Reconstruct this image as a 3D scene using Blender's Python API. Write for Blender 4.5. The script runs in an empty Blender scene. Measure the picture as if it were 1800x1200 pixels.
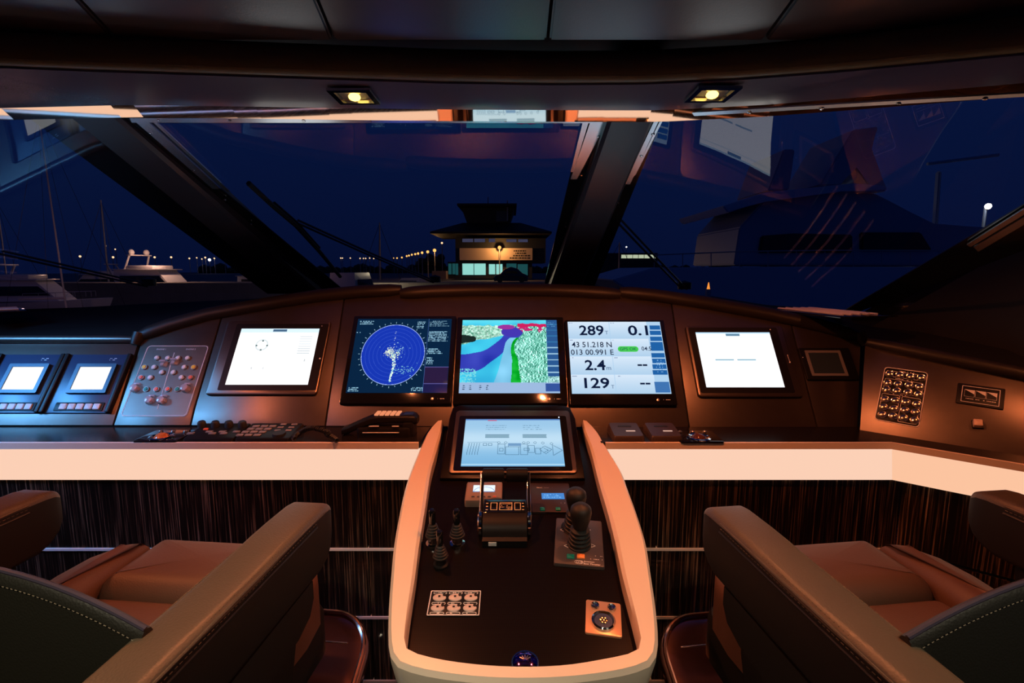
import bpy, bmesh, math, random
import numpy as np
from mathutils import Vector, Matrix
random.seed(7)
SC = bpy.context.scene
COL = SC.collection
PI = math.pi

# ------------------------------------------------------------------ camera
EYE = Vector((0, 0, 1.5)); PITCH = math.radians(8.0); FPX = 900.0
cd = bpy.data.cameras.new('camera'); cd.lens = 18.0; cd.sensor_width = 36.0
cd.clip_start = 0.02; cd.clip_end = 2000
cam = bpy.data.objects.new('camera', cd); COL.objects.link(cam)
cam.location = EYE; cam.rotation_euler = (math.radians(90) - PITCH, 0, 0)
SC.camera = cam

# ------------------------------------------------------------------ world, exposure
SC.view_settings.view_transform = 'Standard'; SC.view_settings.look = 'None'
SC.view_settings.exposure = 0.0; SC.view_settings.gamma = 1.0
SC.view_settings.use_curve_mapping = False
W = bpy.data.worlds.new('night_sky'); SC.world = W; W.use_nodes = True
nt = W.node_tree; nt.nodes.clear()
wo = nt.nodes.new('ShaderNodeOutputWorld'); wb = nt.nodes.new('ShaderNodeBackground')
tc = nt.nodes.new('ShaderNodeTexCoord'); sp = nt.nodes.new('ShaderNodeSeparateXYZ')
cr = nt.nodes.new('ShaderNodeValToRGB')
cr.color_ramp.elements[0].position = 0.0; cr.color_ramp.elements[0].color = (.0022, .006, .036, 1)
cr.color_ramp.elements[1].position = 0.45; cr.color_ramp.elements[1].color = (.0026, .0105, .058, 1)
nt.links.new(tc.outputs['Generated'], sp.inputs[0]); nt.links.new(sp.outputs['Z'], cr.inputs[0])
nt.links.new(cr.outputs[0], wb.inputs[0]); nt.links.new(wb.outputs[0], wo.inputs[0])
wb.inputs[1].default_value = .88

# ------------------------------------------------------------------ cabin lamps (unseen ceiling spots, plus an added blue lamp)
def spot(name, loc, target, color, watts, size=80, r=.02, blend=.6):
    l = bpy.data.lights.new(name, 'SPOT'); l.color = color; l.energy = watts
    l.spot_size = math.radians(size); l.spot_blend = blend; l.shadow_soft_size = r
    o = bpy.data.objects.new(name, l); COL.objects.link(o); o.location = loc
    o.rotation_euler = (Vector(target) - Vector(loc)).to_track_quat('-Z', 'Y').to_euler()
    return o
ORANGE = (1, .30, .11); AMBER = (1, .62, .16); NEUTRAL = (1, .86, .62); BLUE = (.10, .42, 1)
spot('unseen_lamp', (-.55, -.15, 2.08), (-.43, .50, 1.05), NEUTRAL, 44, 46, .03, .9)
spot('unseen_lamp', (.75, -.15, 2.08), (.47, .50, 1.05), NEUTRAL, 32, 46, .03, .9)
spot('unseen_lamp', (0, .1, 2.08), (0, .7, .8), NEUTRAL, 3, 60, .03)
spot('unseen_lamp', (-2.35, 1.05, 1.84), (-1.6, 1.60, 1.0), BLUE, 130, 56, .24, .9)  # added unseen lamp, puts the blue light on the port wing
SOFFIT_W = 21

# ------------------------------------------------------------------ from a point in the photo (1800x1200) to a point on a surface of the cabin
CP, SP_ = math.cos(PITCH), math.sin(PITCH)
def ray(px, py):
    a = (px - 900) / FPX; v = (600 - py) / FPX
    return Vector((a, CP + v * SP_, v * CP - SP_))
def onZ(px, py, z): d = ray(px, py); return EYE + d * ((z - EYE.z) / d.z)
def onY(px, py, y): d = ray(px, py); return EYE + d * (y / d.y)
def atZ(px, py, zo): return EYE + ray(px, py) * zo
def onP(px, py, o, n): d = ray(px, py); return EYE + d * ((o - EYE).dot(n) / d.dot(n))
class Frame:
    def __init__(s, o, ax, ay):
        s.o = Vector(o); s.x = Vector(ax).normalized(); s.y = Vector(ay).normalized(); s.n = s.x.cross(s.y).normalized()
        s.M = Matrix((s.x, s.y, s.n)).transposed().to_4x4(); s.M.translation = s.o
    def loc(s, px, py, h=0.0):
        p = onP(px, py, s.o + s.n * h, s.n) - s.o
        return (p.dot(s.x), p.dot(s.y))
    def w(s, a, b, h=0.0): return s.o + s.x * a + s.y * b + s.n * h
    def at(s, a, b, h=0.0, rot=0.0): return s.M @ Matrix.Translation((a, b, h)) @ Matrix.Rotation(rot, 4, 'Z')
    def rect(s, pts, h=0.0):
        q = [s.loc(*p, h) for p in pts]   # TL TR BR BL
        x0 = (q[0][0] + q[3][0]) / 2; x1 = (q[1][0] + q[2][0]) / 2
        y1 = (q[0][1] + q[1][1]) / 2; y0 = (q[2][1] + q[3][1]) / 2
        return ((x0 + x1) / 2, (y0 + y1) / 2, x1 - x0, y1 - y0)
LZ = .996                                        # ledge height
A53 = math.radians(53)
FA = Frame((0, 1.603, LZ), (1, 0, 0), (0, math.cos(A53), math.sin(A53)))            # instrument fascia
A10 = math.radians(10)
CO = Frame((0, 1.60, LZ + .024), (1, 0, 0), (0, math.cos(A10), math.sin(A10)))      # centre console, top of the rim
_a = onZ(1509, 755, LZ); _b = onZ(1800, 832, LZ); _t = onP(1517, 597, FA.o, FA.n)
_th = math.radians(38); _ax = Vector((math.cos(_th), -math.sin(_th), 0)); _h = Vector((-_ax.y, _ax.x, 0)).normalized()
WR = Frame(_a, _ax, _h * math.cos(A53) + Vector((0, 0, math.sin(A53))))                                                   # starboard wing

# ------------------------------------------------------------------ objects
def link(name, me, parent=None, M=None):
    o = bpy.data.objects.new(name, me); COL.objects.link(o)
    if parent is not None: o.parent = parent
    if M is not None: o.matrix_local = M
    return o
def obj(name, bm, mat, parent=None, M=None, smooth=True, ang=38, label=None):
    if smooth:
        bmesh.ops.recalc_face_normals(bm, faces=bm.faces)
        lim = math.radians(ang)
        for f in bm.faces: f.smooth = True
        for e in bm.edges:
            if len(e.link_faces) == 2 and e.calc_face_angle(0) > lim: e.smooth = False
    me = bpy.data.meshes.new(name); bm.to_mesh(me); bm.free()
    mats = mat if isinstance(mat, (list, tuple)) else [mat]
    for m in mats: me.materials.append(m)
    o = link(name, me, parent, M)
    if label: o['label'] = label
    return o
def thing(name, label, cat, M=None, group=None):
    o = link(name, None)
    o.empty_display_size = .05
    o['label'] = label; o['category'] = cat
    if group: o['group'] = group
    if M is not None: o.matrix_world = M
    return o
def tag(o, label, cat, group=None):
    o['label'] = label; o['category'] = cat
    if group: o['group'] = group
    return o
def struct(name, bm, mat, M=None, parent=None, label=None, **k):
    o = obj(name, bm, mat, parent, M, **k)
    if parent is None: o['kind'] = 'structure'
    if label: o['label'] = label
    return o
def dup(root, M, label=None, group=None):
    r = root.copy(); COL.objects.link(r); r.matrix_world = M
    if label: r['label'] = label
    if group: r['group'] = group
    for ch in list(root.children):
        c = ch.copy(); COL.objects.link(c); c.parent = r; c.matrix_basis = ch.matrix_basis.copy()
        for g in list(ch.children):
            d = g.copy(); COL.objects.link(d); d.parent = c; d.matrix_basis = g.matrix_basis.copy()
    return r
T = Matrix.Translation
def RX(a): return Matrix.Rotation(math.radians(a), 4, 'X')
def RY(a): return Matrix.Rotation(math.radians(a), 4, 'Y')
def RZ(a): return Matrix.Rotation(math.radians(a), 4, 'Z')

# ------------------------------------------------------------------ mesh helpers
def NB(): return bmesh.new()
def addloop(bm, rings, closed=True, cap0=True, cap1=True, mi=0):
    vs = [[bm.verts.new(p) for p in r] for r in rings]
    n = len(vs[0])
    for a, b in zip(vs, vs[1:]):
        for i in range(n if closed else n - 1):
            j = (i + 1) % n
            try: bm.faces.new((a[i], a[j], b[j], b[i])).material_index = mi
            except ValueError: pass
    if closed and cap0: bm.faces.new(list(reversed(vs[0]))).material_index = mi
    if closed and cap1: bm.faces.new(vs[-1]).material_index = mi
    return vs
def box(bm, x0, x1, y0, y1, z0, z1, bev=0.0, seg=2, M=None):
    b = bmesh.new()
    bmesh.ops.create_cube(b, size=1.0)
    for v in b.verts:
        v.co = Vector(((x0 + x1) / 2 + v.co.x * (x1 - x0), (y0 + y1) / 2 + v.co.y * (y1 - y0), (z0 + z1) / 2 + v.co.z * (z1 - z0)))
    if bev > 0: bmesh.ops.bevel(b, geom=list(b.edges), offset=bev, segments=seg, profile=.5, affect='EDGES')
    if M is not None: bmesh.ops.transform(b, matrix=M, verts=b.verts)
    me = bpy.data.meshes.new('t'); b.to_mesh(me); b.free(); bm.from_mesh(me); bpy.data.meshes.remove(me)
def rr(cx, cy, w, h, r, n=5):
    r = min(r, w / 2 - 1e-6, h / 2 - 1e-6); pts = []
    for (sx, sy, a0) in ((1, 1, 0), (-1, 1, 90), (-1, -1, 180), (1, -1, 270)):
        for k in range(n + 1):
            a = math.radians(a0 + 90 * k / n)
            pts.append((cx + sx * (w / 2 - r) + r * math.cos(a), cy + sy * (h / 2 - r) + r * math.sin(a)))
    return pts
def inset(poly, d):
    n = len(poly); out = []
    area = sum(poly[i][0] * poly[(i + 1) % n][1] - poly[(i + 1) % n][0] * poly[i][1] for i in range(n))
    s = 1 if area > 0 else -1
    for i in range(n):
        p0, p, p1 = Vector(poly[i - 1]), Vector(poly[i]), Vector(poly[(i + 1) % n])
        e0 = (p - p0); e1 = (p1 - p)
        if e0.length < 1e-9: e0 = e1
        if e1.length < 1e-9: e1 = e0
        e0 = e0.normalized(); e1 = e1.normalized()
        n0 = Vector((-e0.y, e0.x)) * s; n1 = Vector((-e1.y, e1.x)) * s
        m = (n0 + n1)
        if m.length < 1e-6: m = n0
        m.normalize(); k = d / max(.5, m.dot(n0))
        out.append((p.x + m.x * k, p.y + m.y * k))
    return out
def plate(bm, poly, z0, z1, bev=0.0, M=None, mi=0):
    """prism of a 2D outline with a small chamfer on top"""
    rings = [[(x, y, z0) for x, y in poly]]
    if bev > 0:
        rings.append([(x, y, z1 - bev) for x, y in poly])
        q = inset(poly, bev * .35); rings.append([(x, y, z1 - bev * .3) for x, y in q])
        q = inset(poly, bev); rings.append([(x, y, z1) for x, y in q])
    else: rings.append([(x, y, z1) for x, y in poly])
    if M is not None: rings = [[M @ Vector(p) for p in r] for r in rings]
    addloop(bm, rings, mi=mi)
def ringplate(bm, outer, inner, z0, z1, M=None, mi=0):
    rings = [[(x, y, z0) for x, y in outer], [(x, y, z1) for x, y in outer], [(x, y, z1) for x, y in inner], [(x, y, z0) for x, y in inner]]
    if M is not None: rings = [[M @ Vector(p) for p in r] for r in rings]
    vs = [[bm.verts.new(p) for p in r] for r in rings]; n = len(outer)
    for a, b in ((0, 1), (1, 2), (2, 3), (3, 0)):
        for i in range(n):
            j = (i + 1) % n; bm.faces.new((vs[a][i], vs[a][j], vs[b][j], vs[b][i])).material_index = mi
def pad(bm, poly, z0, z1, r, crown=0.0, seg=5, bottom_r=0.0, M=None):
    """upholstered pad: outline with rounded upper edge and crowned top"""
    rings = []
    if bottom_r > 0:
        rings = [[(x, y, z0 + bottom_r * (1 - math.cos(PI / 2 * k / seg))) for x, y in inset(poly, bottom_r * (1 - math.sin(PI / 2 * k / seg)))] for k in range(seg + 1)]
    else: rings.append([(x, y, z0) for x, y in poly])
    for k in range(seg + 1):
        a = PI / 2 * k / seg
        rings.append([(x, y, z1 - r + r * math.sin(a)) for x, y in inset(poly, r * (1 - math.cos(a)))])
    top = inset(poly, r); cx = sum(p[0] for p in top) / len(top); cy = sum(p[1] for p in top) / len(top)
    for f, c in ((.85, .28), (.6, .64), (.3, .91)):
        rings.append([(cx + (x - cx) * f, cy + (y - cy) * f, z1 + crown * c) for x, y in top])
    rings.append([(cx + (x - cx) * .02, cy + (y - cy) * .02, z1 + crown) for x, y in top])
    if M is not None: rings = [[M @ Vector(p) for p in rg] for rg in rings]
    addloop(bm, rings)
def basis(d):
    d = Vector(d).normalized(); u = Vector((0, 0, 1)) if abs(d.z) < .9 else Vector((1, 0, 0))
    x = d.cross(u).normalized(); return x, x.cross(d).normalized()
def cyl(bm, p0, p1, r0, r1=None, n=16, cap=True):
    r1 = r0 if r1 is None else r1
    p0, p1 = Vector(p0), Vector(p1); x, y = basis(p1 - p0)
    rings = [[p + (x * math.cos(2 * PI * i / n) + y * math.sin(2 * PI * i / n)) * r for i in range(n)] for p, r in ((p0, r0), (p1, r1))]
    addloop(bm, rings, cap0=cap, cap1=cap)
def tube(bm, pts, r, n=8, closed=False):
    pts = [Vector(p) for p in pts]; m = len(pts); rings = []; x = None
    for i, p in enumerate(pts):
        if closed: d = (pts[(i + 1) % m] - pts[i - 1])
        else: d = pts[min(i + 1, m - 1)] - pts[max(i - 1, 0)]
        d.normalize()
        if x is None: x, y = basis(d)
        else:
            x = (x - d * x.dot(d)).normalized(); y = x.cross(d).normalized()
        rr_ = r[i] if isinstance(r, (list, tuple)) else r
        rings.append([p + (x * math.cos(2 * PI * k / n) + y * math.sin(2 * PI * k / n)) * rr_ for k in range(n)])
    if closed:
        rings.append(rings[0]); addloop(bm, rings, cap0=False, cap1=False); bmesh.ops.remove_doubles(bm, verts=bm.verts, dist=1e-7)
    else: addloop(bm, rings)
def lathe(bm, prof, n=24, M=None):
    rings = [[Vector((r * math.cos(2 * PI * i / n), r * math.sin(2 * PI * i / n), z)) for i in range(n)] for r, z in prof]
    if M is not None: rings = [[M @ p for p in r] for r in rings]
    addloop(bm, rings)
def ball(bm, c, r, sx=1, sy=1, sz=1, n=14):
    k = n // 2
    prof = [(max(1e-5, r * math.sin(PI * i / k)), -r * math.cos(PI * i / k)) for i in range(k + 1)]
    lathe(bm, prof, n, T(c) @ Matrix.Diagonal((sx, sy, sz, 1)))
def sweep(bm, path, prof, up=(0, 0, 1), closed_prof=True):
    """prof: list of (side, up) offsets; path: 3D points; side = horizontal-ish normal"""
    path = [Vector(p) for p in path]; up = Vector(up).normalized(); rings = []
    for i, p in enumerate(path):
        d = (path[min(i + 1, len(path) - 1)] - path[max(i - 1, 0)]).normalized()
        s = d.cross(up).normalized(); u = s.cross(d).normalized()
        rings.append([p + s * a + u * b for a, b in prof])
    addloop(bm, rings, closed=closed_prof)
def polyface(bm, pts, mi=0):
    f = bm.faces.new([bm.verts.new(p) for p in pts]); f.material_index = mi; return f
def grid4(bm, a, b, c, d, nx=8, ny=8):
    """bilinear patch a(bottom-left) b(bottom-right) c(top-right) d(top-left)"""
    vs = [[bm.verts.new((a * (1 - u) + b * u) * (1 - v) + (d * (1 - u) + c * u) * v) for u in [i / nx for i in range(nx + 1)]] for v in [j / ny for j in range(ny + 1)]]
    for j in range(ny):
        for i in range(nx): bm.faces.new((vs[j][i], vs[j][i + 1], vs[j + 1][i + 1], vs[j + 1][i]))
_tx = {}
def text(bm, s, cx, cy, size, z=0.0, align='CENTER', bold=0.0, M=None, width=None):
    key = (s, bold)
    if key not in _tx:
        cu = bpy.data.curves.new('lettering', 'FONT'); cu.body = s; cu.size = 1.0; cu.offset = bold; cu.resolution_u = 3
        to = bpy.data.objects.new('lettering', cu)
        me = bpy.data.meshes.new_from_object(to); bpy.data.objects.remove(to); _tx[key] = me
    me = _tx[key]
    xs = [v.co.x for v in me.vertices] or [0, 1]; ys = [v.co.y for v in me.vertices] or [0, 1]
    w = max(xs) - min(xs); h = max(ys) - min(ys)
    sy = size / max(h, 1e-6); sx = sy if width is None else width / w
    ox = {'CENTER': -(max(xs) + min(xs)) / 2, 'LEFT': -min(xs), 'RIGHT': -max(xs)}[align]
    L = T((cx, cy, z)) @ Matrix.Diagonal((sx, sy, 1, 1)) @ T((ox, -(max(ys) + min(ys)) / 2, 0))
    if M is not None: L = M @ L
    n0 = len(bm.verts); bm.from_mesh(me); bm.verts.ensure_lookup_table()
    for v in bm.verts[n0:]: v.co = L @ v.co
def flat(bm, x0, x1, y0, y1, z, M=None):
    p = [Vector((x0, y0, z)), Vector((x1, y0, z)), Vector((x1, y1, z)), Vector((x0, y1, z))]
    if M is not None: p = [M @ q for q in p]
    polyface(bm, p)
def hatch(bm, x0, x1, y0, y1, z, rng, step=.0022, fill=.7):
    """unreadably small printed line"""
    x = x0
    while x < x1:
        w = rng.uniform(.4, 1.6) * step
        if rng.random() < fill: flat(bm, x, min(x + w, x1), y0, y1, z)
        x += w + step * .35

# ------------------------------------------------------------------ materials
def mat(name, base=(.5, .5, .5), rough=.5, metal=0.0, coat=0.0, emit=None, es=1.0, spec=.5, bump=None, noise=None, coat_r=.05):
    m = bpy.data.materials.new(name); m.use_nodes = True
    n = m.node_tree.nodes; l = m.node_tree.links; b = n['Principled BSDF']
    b.inputs['Base Color'].default_value = (*base, 1); b.inputs['Roughness'].default_value = rough
    b.inputs['Metallic'].default_value = metal; b.inputs['Coat Weight'].default_value = coat
    b.inputs['Coat Roughness'].default_value = coat_r; b.inputs['Specular IOR Level'].default_value = spec
    if emit: b.inputs['Emission Color'].default_value = (*emit, 1); b.inputs['Emission Strength'].default_value = es
    tc = n.new('ShaderNodeTexCoord')
    if noise:      # (scale, amount) slight tonal unevenness of the stuff itself
        tx = n.new('ShaderNodeTexNoise'); tx.inputs['Scale'].default_value = noise[0]; tx.inputs['Detail'].default_value = 3
        mx = n.new('ShaderNodeMix'); mx.data_type = 'RGBA'
        mx.inputs[6].default_value = (*[c * (1 - noise[1]) for c in base], 1); mx.inputs[7].default_value = (*[min(1, c * (1 + noise[1])) for c in base], 1)
        l.new(tc.outputs['Object'], tx.inputs['Vector']); l.new(tx.outputs['Fac'], mx.inputs[0]); l.new(mx.outputs[2], b.inputs['Base Color'])
    if bump:       # (scale, strength, distance)
        tx = n.new('ShaderNodeTexVoronoi' if bump[0] > 150 else 'ShaderNodeTexNoise'); tx.inputs['Scale'].default_value = bump[0]
        bp = n.new('ShaderNodeBump'); bp.inputs['Strength'].default_value = bump[1]; bp.inputs['Distance'].default_value = bump[2]
        l.new(tc.outputs['Object'], tx.inputs['Vector']); l.new(tx.outputs[0], bp.inputs['Height']); l.new(bp.outputs[0], b.inputs['Normal'])
    return m
def emis(name, col, s=1.0):
    m = bpy.data.materials.new(name); m.use_nodes = True; n = m.node_tree.nodes; n.clear()
    e = n.new('ShaderNodeEmission'); e.inputs[0].default_value = (*col, 1); e.inputs[1].default_value = s
    o = n.new('ShaderNodeOutputMaterial'); m.node_tree.links.new(e.outputs[0], o.inputs[0]); return m
def s2l(r, g, b): return tuple(((c / 255) / 12.92 if c <= 10 else (((c / 255) + .055) / 1.055) ** 2.4) for c in (r, g, b))
M_ = {}
M_['fascia'] = mat('fascia_satin', (.155, .122, .10), .37, .85, noise=(30, .12))
M_['black'] = mat('black_satin', (.009, .008, .008), .45, spec=.25)
M_['blackgloss'] = mat('black_gloss', (.008, .008, .009), .09, coat=.4)
M_['shell'] = mat('dark_shell', (.010, .009, .009), .5, spec=.25)
M_['deckdark'] = mat('dash_top_vinyl', (.005, .0045, .004), .8, spec=.25, bump=(260, .3, .0004))
M_['brow'] = mat('brow_leather', (.018, .014, .009), .45, spec=.35, bump=(300, .35, .0005))
M_['leather'] = mat('brown_leather', (.135, .068, .044), .46, bump=(330, .35, .0006), noise=(9, .12))
M_['armleather'] = mat('taupe_leather', (.095, .074, .048), .43, bump=(330, .45, .0007), noise=(12, .12))
M_['backleather'] = mat('dark_olive_leather', (.014, .013, .009), .5, bump=(330, .4, .0006))
M_['shadedhide'] = mat('shade_dark_hide', (.010, .008, .007), .6, spec=.25); M_['piping'] = mat('purple_black_piping', (.05, .04, .065), .4)
M_['thread'] = mat('beige_thread', (.22, .17, .11), .7); M_['thread2'] = mat('olive_thread', (.13, .10, .06), .7)
M_['chrome'] = mat('chrome', (.75, .74, .73), .08, 1.0)
M_['steel'] = mat('polished_steel', (.80, .82, .85), .26, 1.0)
M_['brushed'] = mat('brushed_steel', (.62, .55, .48), .33, 1.0)
M_['mirror'] = mat('mirror_lacquer', (.95, .85, .74), .03, 1.0)
M_['rim'] = mat('cream_lacquer', (.86, .74, .60), .38, coat=.3, coat_r=.2)
M_['alu'] = mat('satin_aluminium', (.92, .88, .85), .55, .0)
M_['ledge'] = mat('ledge_lacquer', (.012, .010, .010), .22)
M_['rubber'] = mat('black_rubber', (.016, .015, .014), .55)
M_['lip'] = mat('lip_leather', (.22, .175, .09), .42, bump=(300, .35, .0005))
M_['ceiling'] = mat('headliner', (.10, .088, .10), .27, coat=.6, coat_r=.25, bump=(260, .2, .0004))
M_['soffit'] = mat('soffit_panel', (.16, .13, .20), .27, coat=.6, coat_r=.2, bump=(260, .15, .0004))
M_['mullion'] = mat('mullion_cover', (.05, .046, .06), .33, bump=(260, .15, .0004))
M_['frame'] = mat('window_frame_black', (.008, .008, .009), .12)
M_['white'] = mat('white_plastic', (.75, .73, .72), .35)
M_['keygrey'] = mat('dull_beige_key', (.30, .26, .22), .5)
M_['print'] = mat('light_print', (.85, .82, .82), .5)
M_['greyplastic'] = mat('grey_plastic', (.06, .06, .065), .4)
M_['navy'] = mat('navy_plastic', (.018, .04, .10), .35)
M_['green'] = mat('green_key', (.01, .28, .2), .4)
M_['orange'] = mat('orange_key', (.9, .3, .08), .4)
M_['yellow'] = mat('yellow_button', (.85, .6, .04), .35)
M_['red'] = mat('red_button', (.85, .16, .08), .35)
M_['clear'] = mat('milky_cover', (.72, .66, .72), .12, coat=.5)
M_['purple'] = mat('purple_mirror', (.25, .10, .42), .08, 1.0)
M_['black_ink'] = mat('black_ink', (.01, .01, .015), .6)
def glass_mat(name, tint=(.93, .96, 1.0), k=1.0):
    m = bpy.data.materials.new(name); m.use_nodes = True; n = m.node_tree.nodes; l = m.node_tree.links; n.clear()
    t = n.new('ShaderNodeBsdfTransparent'); t.inputs[0].default_value = (*tint, 1)
    g = n.new('ShaderNodeBsdfGlossy'); g.inputs['Roughness'].default_value = .0; g.inputs[0].default_value = (k, k, k, 1)
    ge = n.new('ShaderNodeNewGeometry'); dt = n.new('ShaderNodeVectorMath'); dt.operation = 'DOT_PRODUCT'
    def mth(op, a, b=None):
        q = n.new('ShaderNodeMath'); q.operation = op
        for i, v in enumerate((a, b)):
            if v is None: continue
            if isinstance(v, (int, float)): q.inputs[i].default_value = v
            else: l.new(v, q.inputs[i])
        return q.outputs[0]
    l.new(ge.outputs['Incoming'], dt.inputs[0]); l.new(ge.outputs['Normal'], dt.inputs[1])
    c = mth('ABSOLUTE', dt.outputs['Value']); w5 = mth('POWER', mth('SUBTRACT', 1.0, c), 5.0)
    F = mth('ADD', mth('MULTIPLY', w5, .92), .07)      # both faces of the pane
    x = n.new('ShaderNodeMixShader'); o = n.new('ShaderNodeOutputMaterial')
    l.new(F, x.inputs[0]); l.new(t.outputs[0], x.inputs[1]); l.new(g.outputs[0], x.inputs[2]); l.new(x.outputs[0], o.inputs[0])
    return m
M_['glass'] = glass_mat('window_glass')
def ebony():
    m = bpy.data.materials.new('macassar_ebony'); m.use_nodes = True; n = m.node_tree.nodes; l = m.node_tree.links; b = n['Principled BSDF']
    tc = n.new('ShaderNodeTexCoord'); mp = n.new('ShaderNodeMapping'); mp.inputs['Scale'].default_value = (190, 190, 2.6)
    t1 = n.new('ShaderNodeTexNoise'); t1.inputs['Scale'].default_value = 1.0; t1.inputs['Detail'].default_value = 5; t1.inputs['Roughness'].default_value = .65; t1.inputs['Distortion'].default_value = .25
    r = n.new('ShaderNodeValToRGB'); e = r.color_ramp.elements
    e[0].position = .44; e[0].color = (.006, .004, .0035, 1); e[1].position = .76; e[1].color = (.70, .52, .36, 1)
    x = e.new(.53); x.color = (.024, .013, .009, 1); x = e.new(.62); x.color = (.24, .145, .09, 1)
    mp2 = n.new('ShaderNodeMapping'); mp2.inputs['Scale'].default_value = (7, 7, .6)
    t2 = n.new('ShaderNodeTexNoise'); t2.inputs['Scale'].default_value = 1.0; mx = n.new('ShaderNodeMix'); mx.data_type = 'RGBA'; mx.blend_type = 'MULTIPLY'; mx.inputs[0].default_value = .8
    r2 = n.new('ShaderNodeValToRGB'); r2.color_ramp.elements[0].position = .3; r2.color_ramp.elements[0].color = (.25, .25, .25, 1); r2.color_ramp.elements[1].position = .65
    l.new(tc.outputs['Object'], mp.inputs[0]); l.new(mp.outputs[0], t1.inputs['Vector']); l.new(t1.outputs['Fac'], r.inputs[0])
    l.new(tc.outputs['Object'], mp2.inputs[0]); l.new(mp2.outputs[0], t2.inputs['Vector']); l.new(t2.outputs['Fac'], r2.inputs[0])
    l.new(r.outputs[0], mx.inputs[6]); l.new(r2.outputs[0], mx.inputs[7]); l.new(mx.outputs[2], b.inputs['Base Color'])
    b.inputs['Roughness'].default_value = .35; b.inputs['Coat Weight'].default_value = 1; b.inputs['Coat Roughness'].default_value = .04
    return m
M_['wood'] = ebony()
def carbon(name, a=(.003, .0025, .0025), b_=(.010, .006, .005), sc=420):
    m = bpy.data.materials.new(name); m.use_nodes = True; n = m.node_tree.nodes; l = m.node_tree.links; b = n['Principled BSDF']
    tc = n.new('ShaderNodeTexCoord'); ck = n.new('ShaderNodeTexChecker'); ck.inputs['Scale'].default_value = sc
    ck.inputs[1].default_value = (*a, 1); ck.inputs[2].default_value = (*b_, 1)
    mp = n.new('ShaderNodeMapping'); mp.inputs['Rotation'].default_value = (0, 0, PI / 4)
    l.new(tc.outputs['Object'], mp.inputs[0]); l.new(mp.outputs[0], ck.inputs[0]); l.new(ck.outputs[0], b.inputs['Base Color'])
    b.inputs['Roughness'].default_value = .28; b.inputs['Specular IOR Level'].default_value = .12
    return m
M_['carbon'] = carbon('carbon_weave')
def screen_mat(name, s):
    m = bpy.data.materials.new(name); m.use_nodes = True; n = m.node_tree.nodes; l = m.node_tree.links; n.clear()
    a = n.new('ShaderNodeAttribute'); a.attribute_name = 'picture'
    e = n.new('ShaderNodeEmission'); e.inputs[1].default_value = s
    g = n.new('ShaderNodeBsdfGlossy'); g.inputs['Roughness'].default_value = .06; f = n.new('ShaderNodeFresnel'); f.inputs[0].default_value = 1.35
    x = n.new('ShaderNodeMixShader'); o = n.new('ShaderNodeOutputMaterial')
    l.new(a.outputs['Color'], e.inputs[0]); l.new(f.outputs[0], x.inputs[0]); l.new(e.outputs[0], x.inputs[1]); l.new(g.outputs[0], x.inputs[2]); l.new(x.outputs[0], o.inputs[0])
    return m
def screen(name, img, w, h, z, m, parent, cx=0, cy=0, label=None):
    """img: rows top to bottom, sRGB 0-255; each cell one face"""
    H, Wd = img.shape[:2]
    xs = np.linspace(cx - w / 2, cx + w / 2, Wd + 1); ys = np.linspace(cy + h / 2, cy - h / 2, H + 1)
    co = np.zeros(((H + 1) * (Wd + 1), 3)); gx, gy = np.meshgrid(xs, ys); co[:, 0] = gx.ravel(); co[:, 1] = gy.ravel(); co[:, 2] = z
    i, j = np.meshgrid(np.arange(Wd), np.arange(H)); a = (j * (Wd + 1) + i).ravel()
    faces = np.stack([a, a + Wd + 1, a + Wd + 2, a + 1], 1)
    me = bpy.data.meshes.new(name); me.from_pydata(co.tolist(), [], faces.tolist())
    c = img.reshape(-1, 3) / 255.0; c = np.where(c <= .04, c / 12.92, ((c + .055) / 1.055) ** 2.4)
    c = np.concatenate([c, np.ones((len(c), 1))], 1)
    at = me.color_attributes.new('picture', 'FLOAT_COLOR', 'CORNER'); at.data.foreach_set('color', np.repeat(c, 4, 0).astype(np.float32).ravel())
    me.materials.append(m); o = link(name, me, parent)
    if label: o['label'] = label
    return o
M_['scr'] = screen_mat('display_panel', 1.15)
M_['scrhot'] = screen_mat('bright_display_panel', 1.3)
# tiny raster drawing for the displays
def rst(w, h, c): a = np.zeros((h, w, 3)); a[:] = c; return a
def rrect(a, x0, y0, x1, y1, c): a[max(0, int(y0)):int(y1), max(0, int(x0)):int(x1)] = c
def rline(a, x0, y0, x1, y1, c, t=1):
    n = int(max(abs(x1 - x0), abs(y1 - y0)) * 2) + 1
    for k in range(n + 1):
        x = x0 + (x1 - x0) * k / n; y = y0 + (y1 - y0) * k / n
        a[int(max(0, y)):int(y + t), int(max(0, x)):int(x + t)] = c
def rcirc(a, cx, cy, r, c, fill=False, t=1.0, sx=1.0):
    yy, xx = np.mgrid[0:a.shape[0], 0:a.shape[1]]; d = np.sqrt(((xx - cx) / sx) ** 2 + (yy - cy) ** 2)
    a[(d < r) if fill else (abs(d - r) < t / 2)] = c
def rbits(a, x0, y0, x1, y1, c, rows, rng, dens=.6):
    rh = (y1 - y0) / rows
    for k in range(rows):
        y = int(y0 + k * rh)
        for x in range(int(x0), int(x1 * 1 - rng.random() * (x1 - x0) * .3)):
            if rng.random() < dens: a[y:y + max(1, int(rh * .55)), x] = c
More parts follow.
